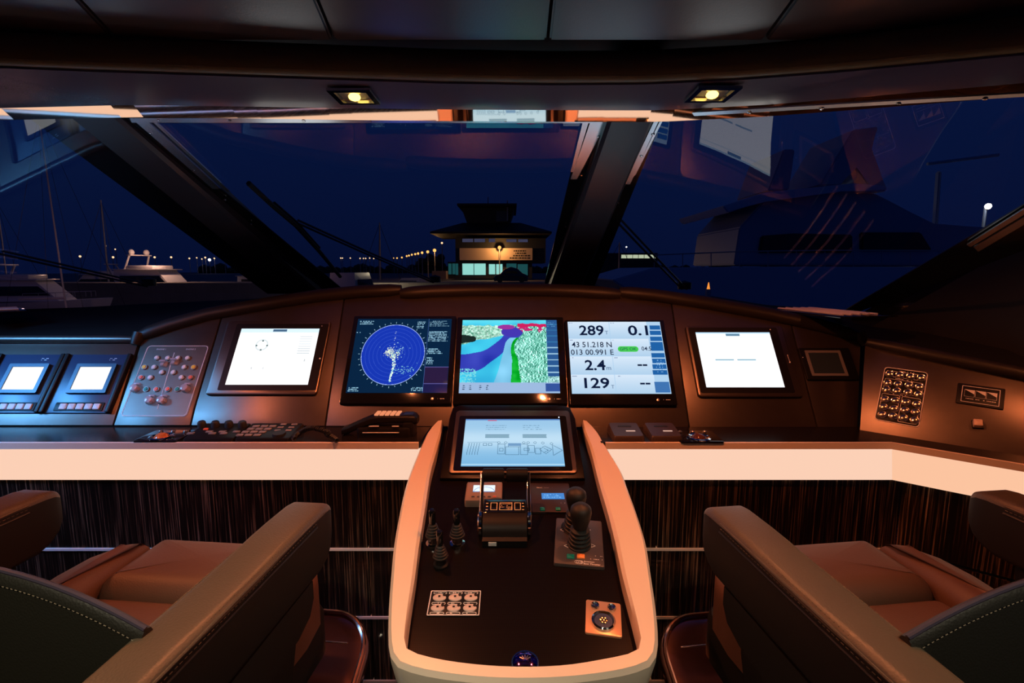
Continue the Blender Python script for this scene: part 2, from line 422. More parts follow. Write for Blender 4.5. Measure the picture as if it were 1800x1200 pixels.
def vnoise(w, h, cells, rng):
    g = rng.random((cells + 2, cells + 2)); x = np.linspace(0, cells, w); y = np.linspace(0, cells, h)
    xi = x.astype(int); yi = y.astype(int); fx = x - xi; fy = y - yi; fx = fx * fx * (3 - 2 * fx); fy = fy * fy * (3 - 2 * fy)
    A = g[np.ix_(yi, xi)]; B = g[np.ix_(yi, xi + 1)]; C = g[np.ix_(yi + 1, xi)]; D = g[np.ix_(yi + 1, xi + 1)]
    return (A * (1 - fx) + B * fx) * (1 - fy)[:, None] + (C * (1 - fx) + D * fx) * fy[:, None]
# ================================================================== THE SETTING
bm = NB(); box(bm, -3, 3, -2.6, 1.5, -.05, 0); struct('floor', bm, mat('cabin_carpet', (.05, .035, .025), .9))
bm = NB(); box(bm, -3, 3, -2.65, -2.6, 0, 2.5); struct('wall_back', bm, mat('aft_bulkhead', (.06, .045, .04), .5))
bm = NB(); box(bm, -3.05, -3, -2.6, 2.0, 0, 2.5); struct('wall_left', bm, M_['wood'])

# wood panelling under the dash, seen behind the chairs
WY = 1.431
bm = NB()
xw = onY(1586, 845, WY).x
for x0, x1 in ((-3.0, -1.62), (-1.615, -.88), (-.876, -.432), (-.428, .43), (.434, xw)):
    for z0, z1 in ((0, .228), (.237, .444), (.453, .667), (.676, .892)):
        box(bm, x0, x1, WY, WY + .02, z0, z1)
struct('wall_front', bm, M_['wood'])
bm = NB(); box(bm, -3.0, xw, WY + .016, WY + .03, 0, .88); struct('wall_front_backing', bm, M_['black'])
for i, z in enumerate((.2325, .4485, .6715)):
    bm = NB(); box(bm, -3.0, -.21, WY - .003, WY + .015, z - .004, z + .004); box(bm, .21, xw, WY - .003, WY + .015, z - .004, z + .004)
    struct('trim_%d' % (i + 1), bm, M_['alu'])
# starboard return of the panelling
wd = Vector((WR.x.x, WR.x.y, 0)).normalized(); cxy = Vector((xw, WY, 0))
bm = NB(); sd = Vector((wd.y, -wd.x, 0)) * -1
for k in range(4):
    a = cxy + wd * (.45 * k + .002); b = cxy + wd * (.45 * (k + 1) - .002)
    for z0, z1 in ((0, .667), (.676, .892)):
        addloop(bm, [[a + Vector((0, 0, z0)), b + Vector((0, 0, z0)), b + Vector((0, 0, z1)), a + Vector((0, 0, z1))],
                     [a + sd * .02 + Vector((0, 0, z0)), b + sd * .02 + Vector((0, 0, z0)), b + sd * .02 + Vector((0, 0, z1)), a + sd * .02 + Vector((0, 0, z1))]])
struct('wall_right', bm, M_['wood'])

# windscreen: three raked panes between two raked mullions
G = {}   # corner points: bl, br, tr, tl
G['C'] = (atZ(552, 512, 2.80), atZ(996, 512, 2.80), atZ(1128, 170, 1.23), atZ(128, 170, 1.23))
G['R'] = (atZ(996, 512, 2.80), atZ(1492, 562, 2.05), atZ(2120, 150, 1.08), atZ(1128, 170, 1.23))
G['L'] = (atZ(-230, 566, 2.0), atZ(552, 512, 2.80), atZ(128, 170, 1.23), atZ(-700, 150, 1.05))
for i, k in enumerate('LCR'):
    a, b, c, d = G[k]; a = a + (a - d) * .06; b = b + (b - c) * .06
    bm = NB(); grid4(bm, a, b, c, d)
    struct('window_%d' % (i + 1), bm, M_['glass'])
def gpl(k):
    a, b, c, d = G[k]; n = (b - a).cross(d - a).normalized()
    if n.y > 0: n = -n
    return a, n
def onG(k, px, py, off=0.0):
    """point on (or off, positive = inside) the pane k"""
    o, n = gpl(k); return onP(px, py, o + n * off, n)
def barprism(bm, p0, p1, w0, w1, d0, d1, side=None):
    """tapered bar from p0 to p1; widths across, depths away from the viewer"""
    d = (p1 - p0).normalized(); s = Vector(side) if side else Vector((1, 0, 0)); s = (s - d * s.dot(d)).normalized(); u = s.cross(d).normalized()
    if u.y < 0: u = -u
    rings = []
    for p, w, e in ((p0, w0, d0), (p1, w1, d1)):
        c = min(w, e) * .12
        q = [(-w / 2 + c, 0), (w / 2 - c, 0), (w / 2, c), (w / 2, e), (-w / 2, e), (-w / 2, c)]
        rings.append([p + s * a + u * b for a, b in q])
    addloop(bm, rings)
# mullion covers
bm = NB(); barprism(bm, atZ(990, 520, 2.62), atZ(1131, 158, 1.15), .16, .108, .10, .07)
struct('trim_mullion_right', bm, M_['mullion'])
bm = NB(); barprism(bm, atZ(538, 520, 2.62), atZ(82, 140, 1.15), .16, .118, .10, .07)
struct('trim_mullion_left', bm, M_['mullion'])
# black bonding frame around the panes, with bright bolted strips at the top
def stripG(bm, k, pts, off, th=.004):
    """flat strip lying on pane k; pts = quad in the photo"""
    o, n = gpl(k); P = [onP(x, y, o + n * off, n) for x, y in pts]
    addloop(bm, [P, [p + n * th for p in P]])
bm = NB()
stripG(bm, 'C', [(180, 215), (245, 212), (612, 515), (500, 515)], .004)
stripG(bm, 'C', [(1024, 212), (1100, 212), (1010, 515), (953, 515)], .004)
stripG(bm, 'C', [(180, 205), (1110, 205), (1110, 214), (180, 214)], .004)
struct('trim_frame_center', bm, M_['frame'])
bm = NB()
stripG(bm, 'R', [(1110, 212), (1166, 205), (1040, 515), (975, 515)], .004)
stripG(bm, 'R', [(1452, 568), (1492, 540), (2100, 180), (2300, 250)], .004)
struct('trim_frame_right', bm, M_['frame'])
bm = NB()
stripG(bm, 'L', [(30, 190), (120, 190), (575, 515), (470, 515)], .004)
struct('trim_frame_left', bm, M_['frame'])
bm = NB()
stripG(bm, 'C', [(228, 205), (1062, 206), (1062, 214), (232, 213)], .012)
stripG(bm, 'C', [(1037, 214), (1066, 213), (1014, 313), (1003, 313)], .012)
stripG(bm, 'C', [(1024, 214), (1034, 214), (1008, 300), (1003, 300)], .010)
stripG(bm, 'C', [(240, 213), (262, 213), (388, 330), (374, 330)], .012)
stripG(bm, 'C', [(270, 213), (276, 213), (405, 335), (399, 335)], .010)
stripG(bm, 'R', [(1150, 212), (1158, 211), (1108, 322), (1098, 322)], .012)
stripG(bm, 'R', [(1160, 212), (1165, 211), (1118, 305), (1112, 310)], .010)
stripG(bm, 'R', [(1160, 205), (2050, 152), (2050, 146), (1160, 199)], .012)
stripG(bm, 'R', [(1712, 432), (1720, 440), (2100, 215), (2090, 205)], .010)
stripG(bm, 'R', [(1700, 428), (1706, 432), (2080, 205), (2070, 195)], .012)
struct('trim_bolted_strip', bm, M_['steel'])
bolts = [('C', x, 209.5) for x in (280, 405, 534, 653, 770, 889, 1008)] + [('R', 1200, 201), ('R', 1318, 194.5), ('R', 1445, 187.5), ('R', 1580, 179), ('R', 1732, 170)] + \
        [('C', 1052, 238), ('C', 1022, 306), ('R', 1148, 234), ('R', 1128, 272), ('C', 265, 232), ('C', 340, 298), ('C', 395, 350), ('C', 441, 393), ('C', 480, 429), ('C', 995, 398), ('C', 984, 440), ('R', 1086, 356), ('R', 1050, 434)]
bm = NB()
for k, x, y in bolts:
    o, n = gpl(k); p = onP(x, y, o + n * .012, n)
    q = n.to_track_quat('Z', 'Y').to_matrix().to_4x4()
    lathe(bm, [(.0055, 0), (.0055, .003), (.0038, .0055), (.0001, .006)], 10, T(p) @ q)
b0 = struct('trim_bolts', bm, M_['chrome'])

# ceiling, padded lip, soffit
HZ = 1.5 + .372
def zrow(pts, z): return [onZ(x, y, z) for x, y in pts]
out_e = [(-500, 196), (-200, 192), (0, 190), (225, 184.5), (420, 187), (590, 190), (800, 192.5), (1070, 194), (1160, 194), (1350, 184), (1500, 172), (1650, 159), (1800, 146), (2100, 118)]
in_e = [(-500, 96), (-200, 108), (0, 120), (150, 126), (300, 131), (450, 136), (600, 141), (780, 147), (960, 150), (1130, 149), (1300, 141), (1470, 128), (1640, 112), (1800, 97), (2100, 66)]
O = zrow(out_e, HZ)
def resamp(P, n):
    L = [0]
    for a, b in zip(P, P[1:]): L.append(L[-1] + (b - a).length)
    out = []
    for i in range(n):
        t = L[-1] * i / (n - 1); j = max(0, min(len(P) - 2, next((k for k in range(len(P) - 1) if L[k + 1] >= t - 1e-9), len(P) - 2)))
        f = (t - L[j]) / max(1e-9, L[j + 1] - L[j]); out.append(P[j].lerp(P[j + 1], f))
    return out
I_ = zrow(in_e, HZ + .006)
N = 60
O2, I2 = resamp(O, N), resamp(I_, N)
bm = NB()
addloop(bm, [O2, I2, [p + Vector((0, 0, .03)) for p in I2], [p + Vector((0, 0, .03)) for p in O2], O2], closed=False)
struct('trim_soffit', bm, M_['soffit'])
# mirror-finish strip between the soffit and the glass
bm = NB()
S2 = [Vector((p.x, p.y + .034 * .846, p.z - .034 * .534)) for p in O2]
addloop(bm, [O2, S2, [p + Vector((0, 0.002, .01)) for p in S2], [p + Vector((0, .002, .01)) for p in O2], O2], closed=False)
struct('trim_mirror_strip', bm, M_['mirror'], smooth=False)
# soft padded lip above the soffit
bm = NB()
prof = [(.0, .0)] + [(-.030 + .030 * math.cos(a), .028 + .028 * math.sin(a)) for a in [math.radians(-90 + 180 * k / 8) for k in range(9)]]
path = [p + Vector((0, -.004, .004)) for p in I2]
rings = []
for i, p in enumerate(path):
    t = (path[min(i + 1, N - 1)] - path[max(i - 1, 0)]).normalized(); s = Vector((t.y, -t.x, 0))   # toward the viewer
    rings.append([p + s * (.020 * math.sin(a)) + Vector((0, 0, .030 - .030 * math.cos(a))) for a in [math.radians(180 * k / 10) for k in range(11)]] + [p - s * .02 + Vector((0, 0, .06)), p - s * .02])
addloop(bm, rings)
struct('trim_padded_lip', bm, M_['lip'])
bm = NB()
for i in range(0, N - 1):
    t = (path[i + 1] - path[i]); s = Vector((t.y, -t.x, 0)).normalized()
    m = 7
    for j in range(m):
        a = path[i] + t * (j + .15) / m + s * .013 + Vector((0, 0, .0075)); b = path[i] + t * (j + .75) / m + s * .013 + Vector((0, 0, .0075))
        tube(bm, [a, b], .0011, 4)
o = struct('trim_lip_stitching', bm, M_['thread'])
# ceiling panels, sloping up and aft
CEa = math.radians(12.6)
def onC(px, py, off=0): 
    n = Vector((0, math.sin(CEa), math.cos(CEa))); return onP(px, py, Vector((0, 1.08, 1.932)) + n * off, n)
seams = [[(-1300, 0), (-900, 92)], [(138, 0), (222, 90)], [(557, 0), (597, 97)], [(970, 0), (960, 99)], [(1396, 0), (1330, 90)], [(2300, 0), (2100, 60)]]
nC = Vector((0, math.sin(CEa), math.cos(CEa)))
SS = []
for (a, b) in seams:
    p, q = onC(*a), onC(*b); d = p - q; SS.append((q, q + d * 12 if d.length < .4 else q + d.normalized() * 3))
YF = 1.06
def edge(s, g):
    q, p = s; f = (YF - q.y) / (p.y - q.y); f2 = (-2.6 - q.y) / (p.y - q.y); a = q + (p - q) * f; b = q + (p - q) * f2
    return a + Vector((g, 0, 0)), b + Vector((g, 0, 0))
for i in range(len(SS) - 1):
    a0, a1 = edge(SS[i], .003); b0_, b1 = edge(SS[i + 1], -.003)
    bm = NB(); P = [a0, b0_, b1, a1]
    addloop(bm, [P, [p + nC * .02 for p in P]])
    bmesh.ops.bevel(bm, geom=list(bm.edges), offset=.004, segments=2, affect='EDGES')
    struct('ceiling' if i == 0 else 'ceiling_%d' % (i + 1), bm, M_['ceiling'])
bm = NB(); box(bm, -3, 3, -2.6, 1.35, 2.0, 2.02, M=T((0, 0, .06))); 
addloop(bm, [[Vector((-3, -2.6, 2.75)), Vector((3, -2.6, 2.75)), Vector((3, 1.4, 1.955)), Vector((-3, 1.4, 1.955))], [Vector((-3, -2.6, 2.79)), Vector((3, -2.6, 2.79)), Vector((3, 1.4, 1.99)), Vector((-3, 1.4, 1.99))]])
bmesh.ops.delete(bm, geom=[v for v in bm.verts if abs(v.co.z - 2.06) < .001 or abs(v.co.z - 2.08) < .001], context='VERTS')
struct('ceiling_backing', bm, M_['black'])
# starboard side below the window: dark side shell
A, B, C_ = atZ(1487, 566, 2.05), atZ(1800, 384, 1.62), atZ(2150, 180, 1.22)
bm = NB(); rings = []
A0 = A + (A - B) * .02
top = [A0, B, C_, C_ + (C_ - B).normalized() * 1.2]
for off, dz in ((0, 0), (.03, -.03), (.03, -.06)): rings.append([p + Vector((off, off * .3, dz)) for p in top])
rings.append([Vector((p.x + .03, p.y + .01, .6)) for p in top])
addloop(bm, rings, closed=False)
struct('wall_right_upper', bm, M_['blackgloss'], smooth=False)
bm = NB()
side = [Vector((p.x - .02, p.y - .03, p.z - .075)) for p in top]
addloop(bm, [side, [Vector((p.x - .05, p.y - .05, p.z - .40)) for p in top], [Vector((p.x - .03, p.y - .05, .55)) for p in top]], closed=False)
struct('wall_right_lining', bm, mat('side_lining', (.006, .0045, .003), .5))

# ================================================================== DASHBOARD
D = thing('dashboard', 'wide dark satin instrument dashboard spanning the wheelhouse under the windscreen', 'dashboard')
def fpoly(px, fr=FA): return [fr.loc(*p) for p in px]
def panel(name, px, fr=FA, g=.0018, m='fascia', label=None, th=.012):
    poly = inset(fpoly(px, fr), g)
    area = sum(poly[i][0] * poly[(i + 1) % len(poly)][1] - poly[(i + 1) % len(poly)][0] * poly[i][1] for i in range(len(poly)))
    if area < 0: poly = poly[::-1]
    bm = NB(); plate(bm, poly, -th, 0, .0012, M=fr.M); return obj(name, bm, M_[m], D, label=label)
panel('fascia_panel', [(-330, 748), (198, 748), (243, 603), (-230, 603)])
panel('fascia_panel', [(199, 748), (334, 748), (341, 718), (390, 552), (330, 568), (285, 582), (249, 598)])
panel('fascia_panel', [(335, 748), (571, 749), (605, 522), (500, 532), (430, 543), (391, 553), (342, 718)])
panel('fascia_panel', [(572, 749), (1211, 752), (1179, 527), (1085, 516), (960, 512), (830, 512), (705, 514), (606, 522)])
panel('fascia_panel', [(1212, 752), (1437, 754), (1389, 563), (1350, 555), (1260, 540), (1180, 528)])
panel('fascia_panel', [(1438, 754), (1508, 755), (1514, 598), (1515, 594), (1460, 579), (1390, 564)])
panel('fascia_panel', [(1510, 756), (1800, 809), (2000, 846), (1960, 700), (1800, 664), (1520, 602)], WR)
# seam backing and outer body
bm = NB()
poly = inset(fpoly([(-330, 748), (1508, 755), (1514, 598), (1390, 564), (1260, 540), (1085, 516), (960, 512), (830, 512), (705, 514), (606, 522), (500, 532), (391, 553), (249, 598), (-230, 603)]), .004)
plate(bm, poly, -.03, -.0115, M=FA.M)
poly = inset(fpoly([(1510, 756), (2000, 846), (1960, 700), (1520, 602)], WR), .004)
plate(bm, poly, -.03, -.0115, M=WR.M)
obj('carcass', bm, M_['black'], D)
# dash top running forward to the glass
brow_px = [(-330, 596), (243, 590), (262, 572), (330, 555), (430, 532), (560, 514), (700, 503), (890, 502), (1085, 507), (1230, 522), (1380, 548), (1500, 580), (1518, 596)]
near = [onP(x, y + 6, FA.o, FA.n) + Vector((0, .02, -.008)) for x, y in brow_px] + [onP(2000, 702, WR.o, WR.n) + Vector((0, .02, 0))]
far = [Vector((-2.6, 1.9, 1.33)), Vector((-1.9, 2.25, 1.335)), Vector((-1.75, 2.36, 1.34)), Vector((-1.55, 2.5, 1.345)), Vector((-1.35, 2.66, 1.35)), Vector((-1.05, 2.85, 1.36)), Vector((-.6, 2.9, 1.37)), Vector((0, 2.9, 1.38)),
       Vector((.4, 2.88, 1.37)), Vector((.75, 2.65, 1.36)), Vector((1.05, 2.42, 1.345)), Vector((1.30, 2.2, 1.335)), Vector((1.42, 2.1, 1.33)), Vector((1.75, 1.5, 1.30))]
bm = NB(); mid = [a.lerp(b, .45) + Vector((0, 0, -.006)) for a, b in zip(near, far)]
addloop(bm, [near, mid, far], closed=False)
obj('dash_top', bm, M_['deckdark'], D)
# padded brow in sections
def brow(px, name='brow_pad', r=(.026, .021), fr=FA, h=.004, mm='brow', w=None):
    pts = [fr.w(*fr.loc(x, y), h) for x, y in px]
    pp = []
    for a, b in zip(pts, pts[1:]):
        for k in range(4): pp.append(a.lerp(b, k / 4))
    pp.append(pts[-1]); rings = []
    for i, p in enumerate(pp):
        t = (pp[min(i + 1, len(pp) - 1)] - pp[max(i - 1, 0)]).normalized(); u = fr.n; s = u.cross(t).normalized()
        e = 1.0
        dist = min(i, len(pp) - 1 - i)
        if dist == 0: e = .72
        elif dist == 1: e = .95
        rings.append([p + (s * r[0] * math.cos(a) + u * r[1] * math.sin(a)) * e for a in [2 * PI * k / 16 for k in range(16)]])
    bm = NB(); addloop(bm, rings); return obj(name, bm, M_[mm], D, ang=60)
brow([(249, 590), (300, 572), (368, 553), (430, 542), (500, 530), (560, 521), (630, 514), (706, 510)])
brow([(704, 517), (760, 513), (830, 511), (900, 510.5), (960, 511), (1020, 513), (1090, 518)])
brow([(1088, 514), (1150, 520), (1250, 535), (1350, 553), (1440, 573), (1508, 592)])
brow([(-300, 597), (0, 597), (120, 597), (240, 597)], r=(.014, .012), mm='fascia')
brow([(1524, 602), (1650, 628), (1800, 659), (1990, 700)], r=(.020, .018), fr=WR)
for a, b in (((249, 588), (238, 606)), ((1506, 588), (1521, 606))):
    p, q = FA.w(*FA.loc(*a), .008), FA.w(*FA.loc(*b), .0); bm = NB(); tube(bm, [p, p.lerp(q, .5), q], [.022, .021, .016], 12)
    obj('brow_end', bm, M_['brow'], D)
# ledge
bm = NB()
LY = onZ(900, 778, LZ).y
cor = onZ(1580, 783, LZ); cor.y = LY
we = cor + wd * 1.0
bk = [onZ(1509, 752, LZ) + Vector((0, .02, 0)), _a + _ax * 1.1 + Vector((.02, .02, 0))]
def ledge(P, nm, th, z1, m):
    bm = NB(); addloop(bm, [[Vector((p[0], p[1], z1 - th)) for p in P], [Vector((p[0], p[1], z1)) for p in P]]); return obj(nm, bm, M_[m], D)
ledge([(-3.0, LY + .004), (-.272, LY + .004), (-.262, 1.62), (-3.0, 1.62)], 'ledge', .02, LZ, 'ledge')
ledge([(.262, LY + .004), (cor.x - .002, LY + .004), (we.x, we.y), (bk[1].x, bk[1].y), (bk[0].x, bk[0].y), (.262, 1.62)], 'ledge', .02, LZ, 'ledge')
ledge([(-3.0, LY - .004), (-.275, LY - .004), (-.275, LY + .006), (-3.0, LY + .006)], 'ledge_edge', .019, LZ + .001, 'rim')
_s = Vector((wd.y, -wd.x, 0)); _s = _s if _s.y < 0 else -_s
w0 = cor; w1 = we
ledge([(.275, LY - .004), (w0.x - .004, LY - .004), (w1.x + _s.x * .004, w1.y + _s.y * .004), (w1.x - _s.x * .006, w1.y - _s.y * .006), (w0.x, LY + .006), (.275, LY + .006)], 'ledge_edge', .019, LZ + .001, 'rim')
# backlit panels below the ledge
M_['peach'] = emis('backlit_translucent_panel', s2l(252, 208, 182), 1.0)
def peach(P0, P1, nrm, m='peach'):
    zt, zb = LZ - .018, .892
    bm = NB(); o = Vector(nrm) * .024
    a, b = Vector((P0[0], P0[1], zt)), Vector((P1[0], P1[1], zt)); c, d = Vector((P1[0], P1[1], zb)) + o, Vector((P0[0], P0[1], zb)) + o
    grid4(bm, d, c, b, a, 12, 3)
    back = [p - Vector(nrm) * .01 for p in (a, b, c, d)]
    addloop(bm, [[a, b, c, d], back], cap0=False)
    return obj('light_panel', bm, M_[m], D, smooth=False, label='glowing peach panel under the ledge')
M_['peach2'] = emis('backlit_panel_return', s2l(252, 196, 160), 1.0)
peach((-3.0, LY), (-.26, LY), (0, -1, 0))
peach((.26, LY), (cor.x, LY), (0, -1, 0))
peach((cor.x, LY), (we.x, we.y), (_s.x, _s.y, 0), 'peach2')

# added bright slats in place of light streaks reflected at the glass foot
def streak_slats(px, label, zpl, n=5):
    bm = NB(); a, b = [onZ(x, y, zpl) for x, y in px]
    d = (b - a); L = d.length; d.normalize(); s = Vector((d.y, -d.x, 0)).normalized(); s = s if s.y < 0 else -s
    root = thing('reflection_slats', label, 'reflection stand-in', T(a)); 
    bm = NB(); box(bm, -.02, L + .02, -.03, .03 + .034 * n, -.006, 0, .002); M = Matrix((d, -s, Vector((0, 0, 1)))).transposed().to_4x4()
    bmesh.ops.transform(bm, matrix=M, verts=bm.verts); obj('slat_tray', bm, M_['blackgloss'], root)
    for k in range(n):
        bm = NB(); tube(bm, [M @ Vector((0, .034 * k, .004)), M @ Vector((L, .034 * k, .004))], .0035, 8); obj('slat', bm, M_['alu'], root)
streak_slats([(-40, 548), (33, 545)], 'bright slats standing in for reflected light streaks at the base of the left windscreen pane', 1.345)
streak_slats([(1368, 543), (1482, 555)], 'bright slats standing in for reflected light streaks at the right end of the dash top', 1.348)

# ================================================================== CENTRE CONSOLE
K = thing('helm_console', 'cream rimmed centre console running back between the two helm chairs', 'console')
outer_px = [(768, 738), (752, 756), (738, 786), (722, 825), (712, 855), (703, 895), (693, 950), (687, 1010), (683, 1065), (682, 1110), (684, 1140), (692, 1160), (712, 1172), (760, 1184), (840, 1194), (920, 1197), (1000, 1194), (1080, 1184), (1128, 1172), (1148, 1160), (1156, 1140), (1157, 1110), (1153, 1065), (1145, 1010), (1135, 950), (1118, 895), (1103, 855), (1092, 825), (1068, 786), (1050, 756), (1033, 738)]
inner_px = [(778, 738), (776, 756), (768, 786), (757, 825), (752, 855), (746, 895), (737, 950), (729, 1010), (720, 1065), (714, 1110), (713, 1128), (719, 1138), (734, 1145), (780, 1156), (850, 1165), (922, 1168), (994, 1165), (1062, 1154), (1108, 1144), (1121, 1136), (1124, 1124), (1121, 1108), (1110, 1065), (1095, 1010), (1082, 950), (1068, 895), (1056, 855), (1048, 825), (1038, 786), (1027, 756), (1024, 738)]
def smooth_open(P, m=90):
    P = [Vector((*p, 0)) for p in P]; Q = []
    for i in range(len(P) - 1):
        p0, p1, p2, p3 = P[max(0, i - 1)], P[i], P[i + 1], P[min(len(P) - 1, i + 2)]
        for k in range(6):
            t = k / 6; Q.append(.5 * ((2 * p1) + (p2 - p0) * t + (2 * p0 - 5 * p1 + 4 * p2 - p3) * t ** 2 + (3 * p1 - p0 - 3 * p2 + p3) * t ** 3))
    Q.append(P[-1]); return [(v.x, v.y) for v in resamp(Q, m)]
op = smooth_open([CO.loc(*p) for p in outer_px]); ip = smooth_open([CO.loc(*p) for p in inner_px])
bm = NB()
def sc(poly, f, c=(0, -.45)): return [(c[0] + (x - c[0]) * f, c[1] + (y - c[1]) * f) for x, y in poly]
def rg(poly, h): return [CO.w(x, y, h) for x, y in poly]
om = inset(op, .006)
if abs(om[10][0]) > abs(op[10][0]): om = inset(op[::-1], .006)[::-1]
im = [(x + (a - x) * .12, y + (b - y) * .12) for (x, y), (a, b) in zip(ip, op)]
rings = [rg(ip, -.06), rg(ip, -.006), rg(im, 0), rg(om, .0), rg(op, -.008), rg(op, -.02)]
body = [rg(op, -.02)]
for h, f in ((-.06, .975), (-.16, .90), (-.34, .78), (-.62, .66)):
    rings.append([CO.o + CO.x * (p[0] * f) + CO.y * (-.0 + (p[1]) * (1 - (1 - f) * .55)) + Vector((0, 0, h)) for p in op])
vs = [[bm.verts.new(p) for p in r] for r in rings]; n = len(vs[0])
for a, b in zip(vs, vs[1:]):
    for i in range(n - 1): bm.faces.new((a[i], a[i + 1], b[i + 1], b[i]))
obj('console_shell', bm, M_['rim'], K, ang=34)
DH = -.036
bm = NB(); poly = ip if sum(ip[i][0] * ip[(i + 1) % n][1] - ip[(i + 1) % n][0] * ip[i][1] for i in range(n)) > 0 else ip[::-1]
plate(bm, inset(poly, -.002), DH - .01, DH, M=CO.M); obj('console_deck', bm, M_['carbon'], K, label='black carbon weave console top')
# the pod that carries the lower monitor
ML0 = CO.w(*CO.loc(900, 842, DH), DH); ML0.x = 0
_tp = onP(905, 712, Vector((0, 1.60, 1.06)), Vector((0, 1, 0)));
ML = Frame(ML0, (1, 0, 0), Vector((0, _tp.y - .004, _tp.z)) - Vector((0, ML0.y, ML0.z)))
def mloc(px, h): return [ML.loc(x, y, h) for x, y in px]
PH = .012
outp = mloc([(772, 841), (1029, 841), (1012, 735), (1003, 716), (990, 711), (806, 711), (795, 716), (789, 735)], PH)
bm = NB(); plate(bm, inset(outp, .001), -.10, PH, .004, M=ML.M)
obj('monitor_pod', bm, M_['carbon'], K, label='carbon weave pod around the lower monitor')
# ================================================================== SCREENS ON THE FASCIA
rng = np.random.default_rng(3)
def monitor(fr, outer, scr, img, label, group, name='monitor', th=.016, m='scr', bez='blackgloss', r=.004, depth=.0, badge=True, hh=None):
    cx, cy, w, h = fr.rect(outer, th)
    t = thing(name, label, 'monitor', fr.at(cx, cy, 0), group)
    bm = NB(); plate(bm, rr(0, 0, w, h, r), 0, th, .002); obj('housing', bm, M_[bez], t)
    sx, sy, sw, sh = fr.rect(scr, th)
    screen('screen', img, sw, sh, th + .0006, M_[m], t, sx - cx, sy - cy)
    if badge:
        bx = w / 2 - .062; by = -h / 2 + .017
        bm = NB(); lathe(bm, [(.0055, 0), (.0055, .0008), (.004, .0014), (.0001, .0014)], 16, T((bx, by, th))); obj('power_button', bm, M_['brushed'], t)
        bm = NB(); hatch(bm, bx + .012, bx + .040, by - .001, by + .0012, th + .0005, random.Random(2), .003); obj('maker_mark', bm, M_['print'], t)
    return t, (cx, cy, w, h, sx, sy, sw, sh)
# radar picture
a = rst(250, 200, (8, 34, 62))
rcirc(a, 104, 98, 81, (22, 52, 172), True); rcirc(a, 104, 98, 81, (150, 175, 240), t=1.6)
for r in range(11, 80, 10): rcirc(a, 104, 98, r, (48, 78, 190), t=1)
for k in range(36):
    t_ = 2 * PI * k / 36; L = 88 if k % 3 else 89
    rline(a, 104 + 85 * math.cos(t_), 98 + 85 * math.sin(t_), 104 + L * math.cos(t_), 98 + L * math.sin(t_), (150, 190, 210))
for (cx_, cy_, sx_, sy_, n_, c_) in ((95, 92, 5, 5, 90, (235, 245, 215)), (105, 100, 8, 5, 70, (220, 240, 200)), (112, 90, 13, 10, 60, (150, 200, 220)), (140, 140, 16, 6, 50, (130, 200, 210)), (104, 40, .6, 22, 16, (200, 220, 230))):
    for _ in range(n_):
        x = cx_ + rng.normal() * sx_; y = cy_ + rng.normal() * sy_
        if (x - 104) ** 2 + (y - 98) ** 2 < 78 ** 2: rrect(a, x, y, x + rng.integers(1, 4), y + rng.integers(1, 3), c_)
for k in range(95):
    y = 100 + k * .76; x = 106 + 2.5 * math.sin(k * .05) + rng.normal() * 2.6 * (1 - k / 130)
    rrect(a, x, y, x + rng.integers(1, 5), y + 2, (225, 245, 225) if rng.random() < .7 else (120, 200, 230))
for x0, y0, x1, y1, rows in ((6, 6, 50, 18, 3), (158, 8, 182, 30, 5), (192, 6, 246, 24, 5), (192, 36, 246, 66, 8), (192, 84, 235, 100, 4), (192, 108, 212, 128, 5), (4, 186, 34, 198, 3), (160, 186, 235, 197, 3), (2, 38, 16, 42, 1)):
    rbits(a, x0, y0, x1, y1, (150, 200, 225), rows, rng)
for y in (133, 176): rline(a, 190, y, 249, y, (120, 110, 190))
rline(a, 189, 0, 189, 199, (60, 90, 150)); rrect(a, 190, 134, 249, 175, (40, 26, 60)); rrect(a, 190, 177, 249, 199, (26, 26, 70))
monitor(FA, [(623, 554), (800, 556), (794, 710), (596, 708)], [(627, 560), (793, 561), (787, 691), (611, 690)], a, 'black monitor showing a blue circular radar picture, leftmost of three large ones', 'large navigation monitors on the fascia')
# chart picture
w_, h_ = 220, 176; yy, xx = np.mgrid[0:h_, 0:w_]; u = xx / w_; v = yy / h_
n1 = vnoise(w_, h_, 7, rng); n2 = vnoise(w_, h_, 22, rng); n3 = vnoise(w_, h_, 60, rng); n4 = vnoise(w_, h_, 100, rng)
a = rst(w_, h_, (60, 190, 225)); a += (n1[..., None] - .5) * 50 * np.array([.6, 1, .6])
top = np.exp(-((v - .0) / .06) ** 2); a = a * (1 - top[..., None] * .5) + top[..., None] * .5 * np.array([120, 225, 235])
left_land = (v > .06 + .03 * n2) & (v < .34 - .30 * u + .08 * (n1 - .5))
a[left_land] = (np.array([150, 200, 180]) + (n3[left_land][:, None] - .5) * 90 + (n4[left_land][:, None] - .5) * np.array([110, 60, 80]))
channel = abs(v - (.60 - .62 * u + .10 * np.sin(u * 7))) < .10 + .05 * n1 - .03 * u
channel &= (u < .66) & (v > .10)
a[channel] = np.array([52, 62, 176]) + (n1[channel][:, None] - .5) * 34
ch2 = (((u - .52) / .11) ** 2 + ((v - .17) / .07) ** 2 < 1 + .4 * (n2 - .5)); a[ch2] = (66, 52, 170)
pur = (((u - .46) / .09) ** 2 + ((v - .10) / .035) ** 2 < 1); a[pur] = (150, 50, 150)
coast = .52 + .03 * (n1 - .5) - .10 * np.exp(-((v - .18) / .08) ** 2) * -1
shal = (u > coast - .05 - .22 * np.maximum(0, v - .25) ** 1.3 - .02 * n1) & (u < coast + .05) & (v > .25); a[shal] = np.array([120, 190, 225]) + (n1[shal][:, None] - .5) * 40
